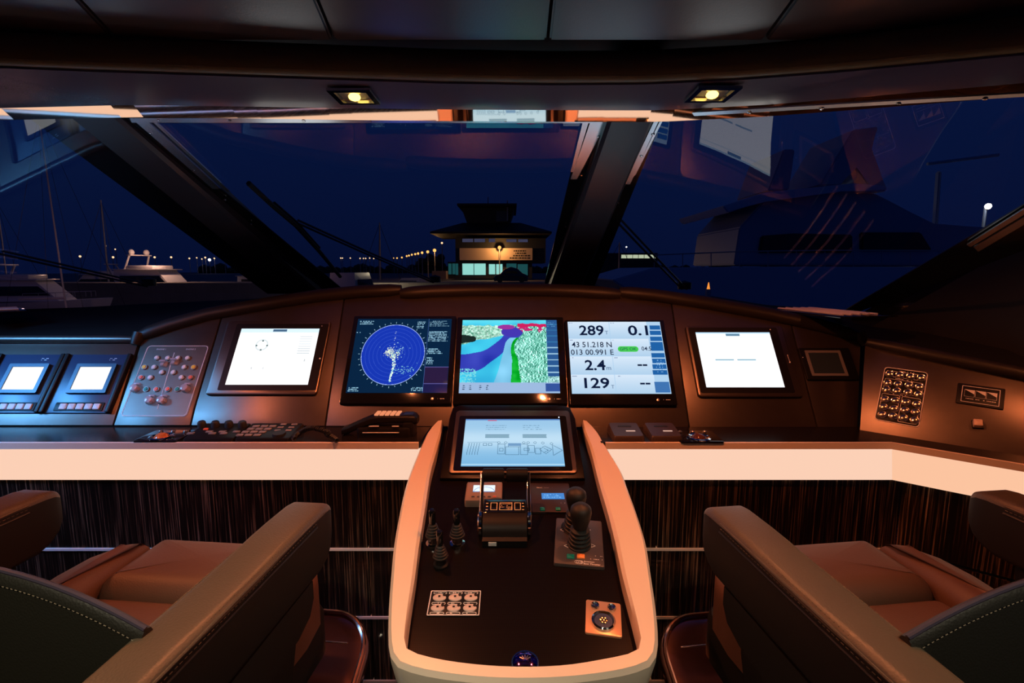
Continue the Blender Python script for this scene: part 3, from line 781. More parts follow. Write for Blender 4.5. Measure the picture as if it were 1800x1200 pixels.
land = (u > coast + .02 + .06 * np.maximum(0, v - .4)) & (v > .07)
sh = (np.roll(n3, 1, 1) - n3) * 260 + (np.roll(n4, 1, 1) - n4) * 240
a[land] = np.array([120, 200, 180]) + sh[land][:, None] + (n2[land][:, None] - .5) * 60
gr = (u > coast + .0) & (u < coast + .03 + .14 * np.maximum(0, v - .35)) & (v > .25); a[gr] = np.array([10, 165, 40]) + (n2[gr][:, None] - .5) * 40
red = land & (v < .2) & (n2 + n3 * .4 > .95 - (.2 - v)); a[red] = (190, 40, 110)
redl = (u > .58) & (u < .9) & (abs(v - .075) < .012 + .02 * n2); a[redl] = (200, 30, 90)
isl = ((u / .16) ** 2 + ((v - .27) / .06) ** 2 < 1 + .5 * (n2 - .5)); a[isl] = (26, 40, 36)
dots = (u < .16) & (v > .68) & (v < .87) & (n4 > .55); a[dots] = (120, 210, 220)
sb = u > .885; a[sb] = (40, 84, 140)
for k in range(10): rrect(a, w_ * .885, h_ * (.06 + k * .083), w_, h_ * (.075 + k * .083), (150, 190, 215) if k > 3 else (50, 110, 160))
rbits(a, w_ * .9, 6, w_ - 2, 20, (90, 150, 200), 3, rng, .5)
ice = (u > .885) & (v > .78) & (v < .87); a[ice] = np.array([150, 200, 200]) + (n4[ice][:, None] - .5) * 160
a[int(h_ * .865):] = (150, 178, 214); rrect(a, w_ * .86, h_ * .88, w_, h_ * .98, (50, 80, 150))
for x in (.035, .10, .20, .27): rbits(a, w_ * x, h_ * .90, w_ * x + 6, h_ * .97, (40, 60, 90), 3, rng, .8)
a = np.clip(a, 0, 255)
monitor(FA, [(803, 556), (990, 558), (998, 710), (797, 709)], [(812, 562), (978, 563), (985, 691), (808, 691)], a, 'black monitor showing a turquoise relief chart of a coast, middle of three large ones', 'large navigation monitors on the fascia')
# data picture
a = rst(160, 128, (168, 200, 228))
for i in range(2):
    for j in range(4):
        x0 = (0, 72)[i]; x1 = (71, 136)[i]; y0 = j * 32; y1 = y0 + 31
        yv = np.linspace(0, 1, y1 - y0)[:, None, None]; a[y0:y1, x0:x1] = np.array([206, 222, 238]) * (1 - yv) + np.array([170, 200, 226]) * yv
for j, y0 in enumerate((7, 17, 28, 38, 58, 68, 78, 88)): rrect(a, 141.5 - j * .9, y0, 159, y0 + (8 if j != 3 else 16), (30, 92, 158))
rrect(a, 135, 108, 159, 126, (60, 110, 170)); rbits(a, 141, 70, 158, 94, (120, 170, 220), 6, rng, .2)
for x, y in ((2, 2), (74, 2), (2, 34), (74, 34), (2, 66), (74, 66), (2, 98), (74, 98)): rbits(a, x, y, x + 9, y + 3, (100, 120, 160), 1, rng, .7)
t, g = monitor(FA, [(994, 561), (1168, 563), (1190, 711), (1001, 711)], [(998, 565), (1159, 566), (1181, 692), (1005, 692)], a, 'black monitor showing pale blue number tiles, rightmost of three large ones', 'large navigation monitors on the fascia')
bg = NB(); RI = emis('readout_ink', s2l(14, 26, 58)); UI = emis('unit_ink', s2l(70, 100, 140))
def tx(s, px, py, hpx, unit=False, bold=.02, wpx=None):
    b = NB()
    x, y = FA.loc(px, py, .016); x1, y1 = FA.loc(px, py - hpx, .016)
    wd_ = None if wpx is None else FA.loc(px + wpx / 2, py, .016)[0] - FA.loc(px - wpx / 2, py, .016)[0]
    text(b, s, x - g[0], y - g[1], y1 - y, .0182, bold=bold, width=wd_)
    obj('unit_letter' if unit else 'readout_digits', b, UI if unit else RI, t, smooth=False)
tx('289', 1039.5, 581, 17.5, wpx=43); tx('0.1', 1121, 581, 17.5, wpx=35); tx('43 51.218 N', 1040, 606, 9.5, bold=.008, wpx=70); tx('013 00.991 E', 1041, 619.3, 9.5, bold=.008, wpx=75)
tx('2.4', 1046, 642, 18, wpx=36); tx('129', 1049, 673.5, 18.5, wpx=44); tx('--', 1129, 642, 3.0, wpx=17); tx('--', 1134, 674.5, 3.0, wpx=18); tx('04:5', 1136, 613, 7, bold=.008, wpx=17)
tx('T', 1066, 585, 6, True, 0); tx('m', 1070, 648, 5, True, 0); tx('T', 1077, 680, 6, True, 0)
x0, y0 = FA.loc(1086, 613.5, .016); x1, _ = FA.loc(1122, 613.5, .016)
plate(bg, rr((x0 + x1) / 2 - g[0], y0 - g[1], x1 - x0, .021, .010), .0168, .0176); obj('status_pill', bg, emis('green_pill', s2l(70, 205, 80)), t, smooth=False)
bm = NB(); text(bm, 'GPS OK', (x0 + x1) / 2 - g[0], y0 - g[1], .0115, .0180, width=.058); obj('status_letters', bm, emis('pill_ink', s2l(24, 70, 90)), t, smooth=False)

# tablets with white pages
def tablet(fr, outer, scr, img, label, grp, m='scrhot'):
    cx, cy, w, h = fr.rect(outer, .008)
    t = thing('tablet_monitor', label, 'monitor', fr.at(cx, cy, 0), grp)
    bm = NB(); plate(bm, rr(0, 0, w, h, .012), 0, .012, .005); obj('housing', bm, M_['fascia'], t)
    sx, sy, sw, sh = fr.rect(scr, .013); sx -= cx; sy -= cy
    bm = NB(); plate(bm, rr(sx + .004, sy, sw + .052, sh + .040, .006), .0118, .0128); obj('bezel', bm, M_['black'], t)
    screen('screen', img, sw, sh, .0134, M_[m], t, sx, sy)
    bm = NB(); lathe(bm, [(.002, 0), (.002, .001), (.0001, .0014)], 10, T((sx + sw / 2 + .006, sy + sh / 2 + .011, .0128))); obj('indicator', bm, M_['white'], t); bm = NB(); lathe(bm, [(.003, 0), (.003, .001), (.0001, .0014)], 10, T((w / 2 - .012, -.01, .012)))
    box(bm, w / 2 - .0135, w / 2 - .0115, -.0085, .02, .0118, .0126); obj('side_mark', bm, M_['white'], t)
    return t
a = rst(180, 140, (253, 254, 255)); rrect(a, 0, 0, 180, 10, (205, 226, 240)); rrect(a, 74, 2, 106, 8, (60, 90, 120)); rrect(a, 0, 10, 180, 16, (232, 240, 246))
rcirc(a, 56, 42, 13, (200, 210, 214), t=3)
for x, y in ((55, 30), (43, 42), (67, 42), (55, 53)): rrect(a, x, y, x + 4, y + 4, (90, 110, 110))
for k in range(8): rrect(a, 140, 21 + k * 6, 168, 22.6 + k * 6, (120, 145, 160)); rrect(a, 10, 21 + k * 7, 26, 22 + k * 7, (215, 222, 228))
rrect(a, 46, 98, 48, 103, (170, 175, 180)); rrect(a, 72, 98, 74, 103, (190, 195, 200)); rrect(a, 160, 78, 162, 84, (170, 175, 180))
tablet(FA, [(389, 563), (581, 565), (558, 694), (373, 694)], [(423, 577), (560, 578), (543, 676), (398, 676)], a, 'tablet monitor with a blank white page, left of the radar monitor', 'white page tablets on the fascia')
a = rst(180, 140, (253, 254, 255)); rrect(a, 0, 0, 180, 4, (180, 212, 235)); rrect(a, 72, 4, 106, 10, (90, 125, 150)); rrect(a, 0, 12, 180, 15, (225, 236, 244)); rrect(a, 34, 70, 78, 74, (150, 180, 195)); rrect(a, 86, 70, 130, 74, (150, 180, 195))
tablet(FA, [(1204, 570), (1386, 575), (1400, 699), (1227, 697)], [(1223, 584), (1353, 584), (1379, 681), (1241, 680)], a, 'tablet monitor with two short grey bars on white, right of the number monitor', 'white page tablets on the fascia')
# lower monitor in the console pod
a = rst(230, 138, (0, 0, 0)); gv = np.linspace(0, 1, 138)[:, None, None]
a[:] = np.array([150, 192, 224]) * (1 - gv) + np.array([120, 176, 216]) * gv
bl = np.exp(-((gv - .45) / .22) ** 2); a[:] = a * (1 - bl * .6) + np.array([215, 234, 244]) * bl * .6
rrect(a, 0, 0, 230, 4, (90, 130, 190)); rrect(a, 54, 3, 76, 6, (200, 90, 120)); ink = (60, 100, 130)
for x0 in (50, 138):
    for k in range(3): rbits(a, x0, 20 + k * 6, x0 + 52, 23 + k * 6, ink, 1, rng, .55)
    rrect(a, x0, 48, x0 + 56, 57, (130, 165, 185)); rline(a, x0, 48, x0 + 56, 48, ink); rline(a, x0, 57, x0 + 56, 57, ink)
for k in range(5): rline(a, 14 + k * 6, 74, 10 + k * 6, 106, ink)
rline(a, 10, 72, 80, 70, (110, 150, 180))
for (x0, y0, x1, y1) in ((46, 74, 54, 80), (58, 74, 66, 80), (80, 76, 96, 104), (98, 84, 128, 106), (104, 76, 132, 84), (132, 76, 148, 106), (150, 80, 164, 100), (166, 88, 178, 104), (84, 88, 92, 96), (140, 88, 152, 94)):
    for p in ((x0, y0, x1, y0), (x1, y0, x1, y1), (x0, y1, x1, y1), (x0, y0, x0, y1)): rline(a, *p, ink)
rrect(a, 104, 74, 134, 82, (110, 150, 190))
for p in ((188, 82, 204, 92), (204, 92, 190, 104), (190, 104, 176, 92), (176, 92, 188, 82), (186, 88, 196, 94), (196, 94, 188, 99), (206, 78, 206, 108), (208, 80, 228, 94), (228, 94, 208, 108)): rline(a, *p, ink)
for x, y in ((82, 72), (98, 72), (140, 72), (150, 72), (166, 72), (184, 73), (204, 75)): rcirc(a, x, y, 3, ink, t=1)
rrect(a, 0, 132, 230, 134, (190, 225, 240))
cx, cy, w, h = ML.rect([(803, 722), (1000, 722), (1016, 832), (787, 832)], PH + .004)
t = thing('monitor', 'pale blue monitor with a boat plan, low on the centre console pod', 'monitor', ML.at(cx, cy, PH))
bm = NB(); plate(bm, rr(0, 0, w, h, .012), 0, .007, .003); obj('housing', bm, M_['fascia'], t)
sx, sy, sw, sh = ML.rect([(818, 737), (984, 736), (993, 820), (811, 819)], PH + .008)
bm = NB(); plate(bm, rr(sx - cx, sy - cy, sw + .04, sh + .03, .006), .0068, .0078); obj('bezel', bm, M_['blackgloss'], t)
screen('screen', a, sw, sh, .0084, M_['scr'], t, sx - cx, sy - cy)
bm = NB(); lathe(bm, [(.0016, 0), (.0016, .001), (.0001, .0014)], 8, T((sx - cx + sw / 2 - .002, sy - cy + sh / 2 + .008, .0078))); obj('indicator', bm, emis('white_led', (.7, .8, 1), 3), t)
# small unlit display at the right
cx, cy, w, h = FA.rect([(1403, 611), (1495, 612), (1508, 668), (1419, 667)], .006)
t = thing('small_display', 'small switched off grey display at the right end of the fascia', 'display', FA.at(cx, cy, 0))
bm = NB(); plate(bm, rr(0, 0, w, h, .004), 0, .008, .002); obj('housing', bm, M_['black'], t)
sx, sy, sw, sh = FA.rect([(1414, 616), (1477, 616), (1491, 661), (1427, 660)], .008); sx -= cx; sy -= cy
bm = NB(); ringplate(bm, rr(sx, sy, sw, sh, .002), rr(sx, sy, sw - .020, sh - .018, .002), .0078, .0095); obj('screen_surround', bm, mat('grey_surround', (.20, .19, .20), .35), t)
bm = NB(); plate(bm, rr(sx, sy, sw - .018, sh - .016, .002), .0078, .0084); obj('screen', bm, mat('dark_glass', (.03, .045, .06), .12), t)
bm = NB(); lathe(bm, [(.002, 0), (.002, .001), (.0001, .0014)], 8, T((sx - sw / 2 - .012, sy + .022, .008))); obj('indicator', bm, M_['white'], t)

# autopilot control units on the port wing
def unit(dx, label):
    q = lambda l: [(x + dx, y) for x, y in l]
    cx, cy, w, h = FA.rect(q([(117, 624), (231, 624), (198, 727), (80, 727)]), 0)
    t = thing('control_unit', label, 'control unit', FA.at(cx, cy, 0), 'small screen control units on the port wing')
    bm = NB(); plate(bm, rr(0, 0, w, h, .005), 0, .006, .002); obj('face_plate', bm, M_['navy'], t)
    for s in (-1, 1): bm = NB(); plate(bm, rr(s * (w / 2 - .004), 0, .014, h, .004), .001, .016, .003); obj('side_rail', bm, M_['black'], t)
    sx, sy, sw, sh = FA.rect(q([(141, 645), (197, 645), (182, 685), (125, 685)]), .012); sx -= cx; sy -= cy
    bm = NB(); ringplate(bm, rr(sx, sy, sw + .026, sh + .024, .003), rr(sx, sy, sw, sh, .002), .005, .016); obj('screen_hood', bm, M_['navy'], t)
    screen('screen', rst(4, 4, (246, 250, 255)), sw, sh, .0125, M_['scrhot'], t, sx, sy)
    bm = NB(); plate(bm, rr(*[v - o for v, o in zip(FA.loc(138 + dx, 714, .01), (cx, cy))], .160, .030, .003), .005, .009, .001); obj('key_strip', bm, M_['black'], t)
    for k in range(5):
        x, y = FA.loc(110 + 14.8 * k + dx, 714, .012); bm = NB(); plate(bm, rr(x - cx, y - cy, .0225, .021, .003), .008, .014, .003); obj('key', bm, M_['white'], t)
    bm = NB(); x, y = FA.loc(199 + dx, 630, .008); r_ = random.Random(4)
    hatch(bm, x - cx - .012, x - cx + .012, y - cy, y - cy + .0022, .0064, r_, .003); hatch(bm, x - cx - .012, x - cx + .012, y - cy - .006, y - cy - .0035, .0064, r_, .003); obj('printed_mark', bm, M_['print'], t)
    return t
unit(0, 'navy control unit with a bright white screen, beside the engine button panel')
unit(-120, 'navy control unit with a bright white screen, at the far left edge of the fascia')

# engine button panel
cx, cy, w, h = FA.rect([(258, 608), (365, 608), (330, 731), (216, 731)], 0)
t = thing('engine_button_panel', 'engine start panel of round coloured buttons and flip covers', 'button panel', FA.at(cx, cy, 0))
L = lambda x, y, hh=0: (FA.loc(x, y, hh)[0] - cx, FA.loc(x, y, hh)[1] - cy)
bm = NB(); plate(bm, rr(0, 0, w + .006, h + .006, .012), -.0002, .0012); obj('panel_plate', bm, M_['fascia'], t)
bm = NB(); ringplate(bm, rr(0, 0, w, h, .012), rr(0, 0, w - .003, h - .003, .0108), .001, .0020)
x0, y0 = L(307, 620); x1, y1 = L(277, 719); addloop(bm, [[(x0 - .0008, y0, .002), (x0 + .0008, y0, .002), (x1 + .0008, y1, .002), (x1 - .0008, y1, .002)], [(x0 - .0008, y0, .0012), (x0 + .0008, y0, .0012), (x1 + .0008, y1, .0012), (x1 - .0008, y1, .0012)]])
x, y = L(284, 614); text(bm, 'ENGINE 1', x, y, .0055, .0018); x, y = L(336, 614); text(bm, 'ENGINE 2', x, y, .0055, .0018)
obj('printed_border', bm, M_['print'], t, smooth=False)
BT = [(277, 629.6, 'white'), (296, 630, 'white'), (314, 630, 'white'), (331, 630, 'white'), (255, 646, 'yellow'), (272, 646, 'white'), (285.5, 655, 'white'), (306, 655, 'white'), (325, 646, 'white'), (341.5, 646, 'yellow'),
      (249, 664, 'red'), (265.5, 664, 'white'), (320, 664, 'white'), (336, 664, 'red'), (240, 684, 'red'), (258, 684.7, 'green'), (276, 684.7, 'red'), (296, 684.7, 'red'), (313, 684.7, 'green'), (328.5, 684, 'red'), (266, 705, 'red'), (287, 705, 'orange')]
def rbutton(par, x, y, col, r=.0078, bz='brushed'):
    bm = NB(); lathe(bm, [(r * 1.25, .001), (r * 1.25, .004), (r * 1.1, .006), (r * .95, .006), (r * .92, .003)], 16, T((x, y, 0))); b = obj('push_button', bm, M_[bz], par)
    bm = NB(); lathe(bm, [(r * .9, .002), (r * .9, .0068), (r * .7, .0082), (.0001, .0086)], 16, T((x, y, 0))); obj('button_cap', bm, M_[col], b)
    return b
for x, y, c in BT: rbutton(t, *L(x, y), c)
def flip(x, y, open_):
    bm = NB(); M = T((x, y, .001)) @ (RX(78) @ T((0, -.004, 0)) if open_ else Matrix())
    n_ = 14; rings = []
    for rz, rf in ((0, 1), (.012, 1), (.018, .85), (.0195, .55)):
        rings.append([M @ Vector((.0145 * rf * math.cos(2 * PI * k / 8 + .39), .0145 * rf * math.sin(2 * PI * k / 8 + .39), rz)) for k in range(8)])
    addloop(bm, rings); box(bm, -.010, .010, .014, .021, 0, .008, .002, M=M)
    obj('flip_cover', bm, M_['clear2'] , t)
M_['clear2'] = mat('frosted_cover', (.62, .58, .62), .15, coat=.5)
M_['clear2'].node_tree.nodes['Principled BSDF'].inputs['Alpha'].default_value = .5
for x, y in ((240, 684), (328.5, 684), (266, 705), (287, 705)): flip(*L(x, y), False)
for x, y in ((290, 637), (309, 634)): flip(*L(x, y), True)

# light switch panel on the starboard wing
LW = lambda x, y: WR.loc(x, y, 0)
c4 = [WR.loc(*p) for p in ((1555, 645), (1632, 655), (1615, 752), (1537, 737))]
cx = sum(p[0] for p in c4) / 4; cy = sum(p[1] for p in c4) / 4
ro = math.atan2(c4[1][1] - c4[0][1] + c4[2][1] - c4[3][1], c4[1][0] - c4[0][0] + c4[2][0] - c4[3][0])
w = (Vector(c4[1]) - Vector(c4[0])).length * .5 + (Vector(c4[2]) - Vector(c4[3])).length * .5; h = (Vector(c4[0]) - Vector(c4[3])).length * .5 + (Vector(c4[1]) - Vector(c4[2])).length * .5
t = thing('light_switch_panel', 'tall switch panel of twenty four round metal buttons on the right wing', 'switch panel', WR.at(cx, cy, 0, ro))
iv = T((cx, cy, 0)) @ Matrix.Rotation(ro, 4, 'Z'); iv.invert()
bm = NB(); plate(bm, rr(0, 0, w, h, .010), 0, .0015, .0005); obj('panel_plate', bm, M_['black'], t)
bm = NB(); ringplate(bm, rr(0, 0, w, h, .010), rr(0, 0, w - .004, h - .004, .009), .0012, .0022)
for (ax0, ax1, ay0, ay1) in ((-.44, .44, .33, .44), (-.44, .44, .04, .29), (-.44, -.02, -.27, 0), (.02, .44, -.46, 0)):
    ringplate(bm, rr((ax0 + ax1) / 2 * w, (ay0 + ay1) / 2 * h, (ax1 - ax0) * w, (ay1 - ay0) * h, .004), rr((ax0 + ax1) / 2 * w, (ay0 + ay1) / 2 * h, (ax1 - ax0) * w - .002, (ay1 - ay0) * h - .002, .003), .0012, .0020)
r_ = random.Random(8)
for yk in (.455, .305, .015): hatch(bm, -.2 * w, .2 * w, yk * h - .001, yk * h + .001, .0020, r_, .003)
obj('printed_border', bm, M_['print'], t, smooth=False)
M_['goldsteel'] = mat('warm_steel', (.75, .68, .52), .22, 1.0)
SWB = [(735, 392), (807, 400), (883, 410), (957, 418), (722, 455), (795, 465), (872, 472), (945, 484), (714, 503), (787, 513), (863, 523), (938, 535), (703, 569), (775, 578), (851, 591), (926, 604), (692, 623), (765, 634), (842, 646), (916, 660), (683, 676), (757, 686), (833, 700), (908, 716)]
for x, y in SWB:
    p = iv @ Vector((*LW(1380 + x / 4, 560 + y / 4), 0)); bm = NB()
    lathe(bm, [(.0125, .001), (.0125, .005), (.011, .007), (.0095, .0065), (.009, .005), (.0085, .0075), (.006, .009), (.0001, .0092)], 18, T((p.x, p.y, 0))); obj('push_button', bm, M_['goldsteel'], t)
# dimmer plate
c4 = [WR.loc(*p) for p in ((1691, 678), (1758, 687), (1756, 715), (1689, 706))]
cx = sum(p[0] for p in c4) / 4; cy = sum(p[1] for p in c4) / 4; ro = math.atan2(c4[1][1] - c4[0][1], c4[1][0] - c4[0][0])
w = (Vector(c4[1]) - Vector(c4[0])).length; h = (Vector(c4[0]) - Vector(c4[3])).length
t = thing('dimmer_plate', 'small black plate with three white ramp symbols on the right wing', 'dimmer switch', WR.at(cx, cy, 0, ro))
bm = NB(); plate(bm, rr(0, 0, w + .02, h + .014, .003), 0, .004, .001); obj('face_plate', bm, M_['black'], t)
bm = NB(); ringplate(bm, rr(0, 0, w, h, .001), rr(0, 0, w - .003, h - .003, .001), .0038, .0046)
for k in (-1, 0, 1):
    x = k * w * .29; y = .003; s = .0115
    polyface(bm, [(x - s, y + s, .0048), (x + s, y - s * .2, .0048), (x + s, y + s, .0048)]); ringplate(bm, rr(x, y, 2 * s, 2 * s, .001), rr(x, y, 2 * s - .001, 2 * s - .001, .001), .0038, .0046)
    hatch(bm, x - .010, x + .010, y - .019, y - .017, .0046, r_, .003)
obj('ramp_symbols', bm, M_['print'], t, smooth=False)
# square knob
cx, cy = WR.loc(1719, 744, .01)
t = thing('toggle_button', 'single square pale push button below the dimmer plate', 'button', WR.at(cx, cy, 0, .1))
bm = NB(); plate(bm, rr(0, 0, .026, .026, .003), 0, .004, .001); obj('collar', bm, M_['black'], t)
bm = NB(); plate(bm, rr(0, 0, .021, .021, .003), .003, .020, .003); obj('key_cap', bm, mat('beige_keycap', (.7, .5, .38), .4), t)
# ================================================================== ON THE LEDGE
LF = Frame((0, 1.43, LZ), (1, 0, 0), (0, 1, 0))
def trackpad(px, py, label, bc='amber', w=.13, grp='trackball controls on the ledge'):
    a, b = LF.loc(px, py); t = thing('trackball_control', label, 'trackball', LF.at(a, b, 0), grp)
    bm = NB(); plate(bm, rr(0, 0, w, .105, .008), 0, .006, .002); obj('face_plate', bm, M_['blackgloss'], t)
    bm = NB(); lathe(bm, [(.036, .005), (.036, .009), (.030, .011), (.026, .008)], 24, T((0, -.018, 0))); obj('ball_ring', bm, M_['chrome'], t)
    bm = NB(); ball(bm, (0, -.018, -.004), .024, n=20); obj('ball', bm, mat('ball_' + bc, {'amber': (.6, .18, .05), 'brown': (.10, .035, .02)}[bc], .12), t)
    for k in (-1, 0, 1): bm = NB(); lathe(bm, [(.006, .005), (.006, .009), (.004, .011), (.0001, .011)], 12, T((k * .038, .034, 0))); obj('push_button', bm, M_['brushed'], t)
    return t
trackpad(292, 768, 'trackball control with a glowing amber ball, in front of the engine button panel')
trackpad(1224, 769, 'trackball control with a ball and three small buttons, right of the two hand controls', 'brown')
def kbox(x0, x1, label, cat, name, deep=.115):
    a0, b = LF.loc(x0, 768); a1, _ = LF.loc(x1, 768)
    t = thing(name, label, cat, LF.at((a0 + a1) / 2, b + .012, 0)); w = a1 - a0
    bm = NB(); M = RX(7); plate(bm, rr(0, 0, w, deep, .008), -.006, .018, .005, M=M); obj('case', bm, M_['black'], t)
    return t, w, M
t, w, M = kbox(338, 424, 'low black radio head with knobs, port side of the ledge', 'radio', 'radio_control_head')
for k in range(4):
    bm = NB(); lathe(bm, [(.013, .014), (.012, .032), (.009, .036), (.0001, .036)], 14, M @ T((-.065 + .042 * k, .028, 0))); obj('knob', bm, M_['rubber'], t)
for i, x in enumerate((-.07, -.02, -.005, .02, .03, .062)):
    bm = NB(); box(bm, x - .010, x + .010, -.028 + .012 * (i % 2), -.018 + .012 * (i % 2), .016, .021, .001, M=M); obj('key', bm, M_['keygrey'], t)
bm = NB(); box(bm, -.048, -.034, .002, .012, .016, .022, .002, M=M); obj('distress_key', bm, M_['red'], t, label='red key')
t, w, M = kbox(426, 520, 'black keypad unit with rows of pale keys, beside the coiled cord', 'keypad', 'keypad_unit')
for i in range(3):
    for j in range(4):
        bm = NB(); x = -.075 + .026 * i + .006 * j; y = -.034 + .021 * j; box(bm, x - .010, x + .010, y - .0065, y + .0065, .016, .021, .0015, M=M); obj('key', bm, M_['keygrey'], t)
for j in range(3):
    for i in range(2):
        bm = NB(); x = .022 + .034 * i; y = .0 + .022 * j; box(bm, x - .009, x + .009, y - .005, y + .005, .016, .020, .0015, M=M); obj('key', bm, M_['keygrey'], t)
bm = NB(); lathe(bm, [(.02, .016), (.018, .024), (.0001, .025)], 16, M @ T((.04, -.028, 0))); obj('jog_dial', bm, M_['rubber'], t)
# handset on its cradle
a, b = LF.loc(668, 768); t = thing('telephone_handset', 'black telephone handset with glowing keys lying on its cradle', 'telephone', LF.at(a, b + .03, 0))
bm = NB(); plate(bm, rr(.012, 0, .165, .075, .012), 0, .030, .006); plate(bm, rr(.085, 0, .035, .062, .008), .0, .045, .006); obj('cradle', bm, M_['black'], t)
bm = NB()
sec = [(-.120, .012, .022, .010), (-.100, .018, .026, .012), (-.060, .036, .027, .012), (-.030, .047, .027, .013), (.0, .052, .027, .013), (.085, .052, .027, .014), (.105, .050, .026, .015), (.112, .047, .020, .010)]
addloop(bm, [[Vector((x, wy * math.copysign(abs(math.cos(q)) ** .6, math.cos(q)), z + hz * math.copysign(abs(math.sin(q)) ** .6, math.sin(q)))) for q in [2 * PI * k / 16 for k in range(16)]] for x, z, wy, hz in sec])
hs = obj('handset', bm, M_['black'], t)
KM = emis('lit_key', s2l(250, 150, 105), .9)
for i in range(5):
    for j in range(3):
        bm = NB(); x = -.012 + .016 * i; y = -.015 + .015 * j; box(bm, x - .0062, x + .0062, y - .0055, y + .0055, .064, .0685, .001); obj('key', bm, KM, hs)
bm = NB(); box(bm, .070, .098, -.018, .018, .063, .0672, .002); obj('display_window', bm, M_['navy'], hs)
bm = NB()
for x0, x1, z in ((-.03, .0, .036), (.04, .06, .036), (-.05, .06, .016)): box(bm, x0, x1, -.0405, -.037, z, z + .002)
obj('printed_mark', bm, M_['print'], t)
# coiled cord
bm = NB(); P0 = onZ(518, 771, LZ + .01); P1 = onZ(548, 752, LZ + .04); P2 = onZ(575, 763, LZ + .02); P3 = onZ(590, 776, LZ + .01); ctr = []
cps = [P0 + Vector((.08, -.012, 0)), P0, P0 + Vector((.005, .03, .01)), P1, P1 + Vector((.05, -.01, -.01)), P2, P3 + Vector((0, .01, 0)), P3 + Vector((-.02, -.005, 0))]
def cr_(p0, p1, p2, p3, t_): return .5 * ((2 * p1) + (p2 - p0) * t_ + (2 * p0 - 5 * p1 + 4 * p2 - p3) * t_ ** 2 + (3 * p1 - p0 - 3 * p2 + p3) * t_ ** 3)
for i in range(1, len(cps) - 2):
    for k in range(60): ctr.append(cr_(cps[i - 1], cps[i], cps[i + 1], cps[i + 2], k / 60))
hel = []
for i, p in enumerate(ctr):
    d = (ctr[min(i + 1, len(ctr) - 1)] - ctr[max(0, i - 1)]).normalized(); x, y = basis(d); q = i * 1.05; hel.append(p + (x * math.cos(q) + y * math.sin(q)) * .0065)
tube(bm, hel, .0022, 5); tag(obj('coiled_cord', bm, M_['rubber']), 'black coiled telephone cord looping between keypad and handset', 'cord')
# two hand controls
def handctl(px, label):
    a, b = LF.loc(px, 769); t = thing('hand_control', label, 'remote control', LF.at(a, b + .012, 0), 'dark hand controls on the ledge')
    bm = NB(); pf = rr(0, 0, .096, .10, .008); addloop(bm, [[(x, y, 0) for x, y in pf], [(x * .96, y, .016 + y * .10) for x, y in pf], [(x * .9, y * .92, .023 + y * .12) for x, y in pf]]); obj('case', bm, mat('brown_case', (.05, .032, .028), .45), t)
    bm = NB(); box(bm, -.022, .022, .014, .030, .021, .0265, .003); obj('thumb_rest', bm, M_['rubber'], t)
    bm = NB(); box(bm, -.002, .026, -.016, -.010, .0205, .0225, .0008); obj('light_bar', bm, emis('pale_bar', s2l(240, 190, 170), .9), t)
handctl(1101, 'dark hand control on the ledge, nearest the centre console'); handctl(1166, 'dark hand control on the ledge, beside the right trackball')

# ================================================================== ON THE CENTRE CONSOLE
def cl(px, py, h=0): return CO.loc(px, py, DH + h)
def cat_(px, py): a, b = cl(px, py); return CO.at(a, b, DH)
def bellows(bm, r0, r1, z0, z1, n=6, M=None):
    pr = []
    for k in range(n):
        f = k / n; r = r0 + (r1 - r0) * f; pr += [(r, z0 + (z1 - z0) * (k + .25) / n), (r * .98, z0 + (z1 - z0) * (k + .5) / n), (r * .70, z0 + (z1 - z0) * (k + .9) / n)]
    lathe(bm, [(r0 * .98, z0)] + pr, 20, M)
# engine control head: side profile in the y-z plane
t = thing('engine_throttle', 'twin lever engine throttle with a dark drum and chrome arms, centre of the console', 'throttle', cat_(887, 961))
W2 = .050
bm = NB(); prof = [(0, 0), (0, .015), (.010, .018)] + [(.012 + .043 * (1 - math.cos(a)), .018 + .030 * math.sin(a)) for a in [PI / 2 * k / 8 for k in range(1, 9)]] + [(.108, .048), (.128, .022), (.13, 0)]
addloop(bm, [[(s * W2, y, z) for y, z in prof] for s in (-1, 1)]); obj('drum_housing', bm, M_['black'], t, ang=30)
bm = NB(); box(bm, -W2 * .98, W2 * .98, .056, .104, .0475, .0495, .001); pn = obj('control_face', bm, M_['blackgloss'], t)
bm = NB()
for x0, x1 in ((-.034, -.018), (-.013, .017), (.022, .037)): ringplate(bm, rr((x0 + x1) / 2, .078, x1 - x0, .028, .001), rr((x0 + x1) / 2, .078, x1 - x0 - .003, .025, .001), .0495, .0503)
for s in (-1, 1):
    for k in range(3): flat(bm, s * .042 - .0025, s * .042 + .0025, .064 + .012 * k, .067 + .012 * k, .0500)
r_ = random.Random(5)
for k in range(4): hatch(bm, -.011, .015, .068 + .006 * k, .070 + .006 * k, .0500, r_, .003)
obj('key_frames', bm, mat('gold_print', (.75, .6, .35), .4), pn)
bm = NB(); box(bm, -.036, -.018, -.0012, .002, .003, .013, .0004); obj('maker_label', bm, M_['white'], t, label='small white label')
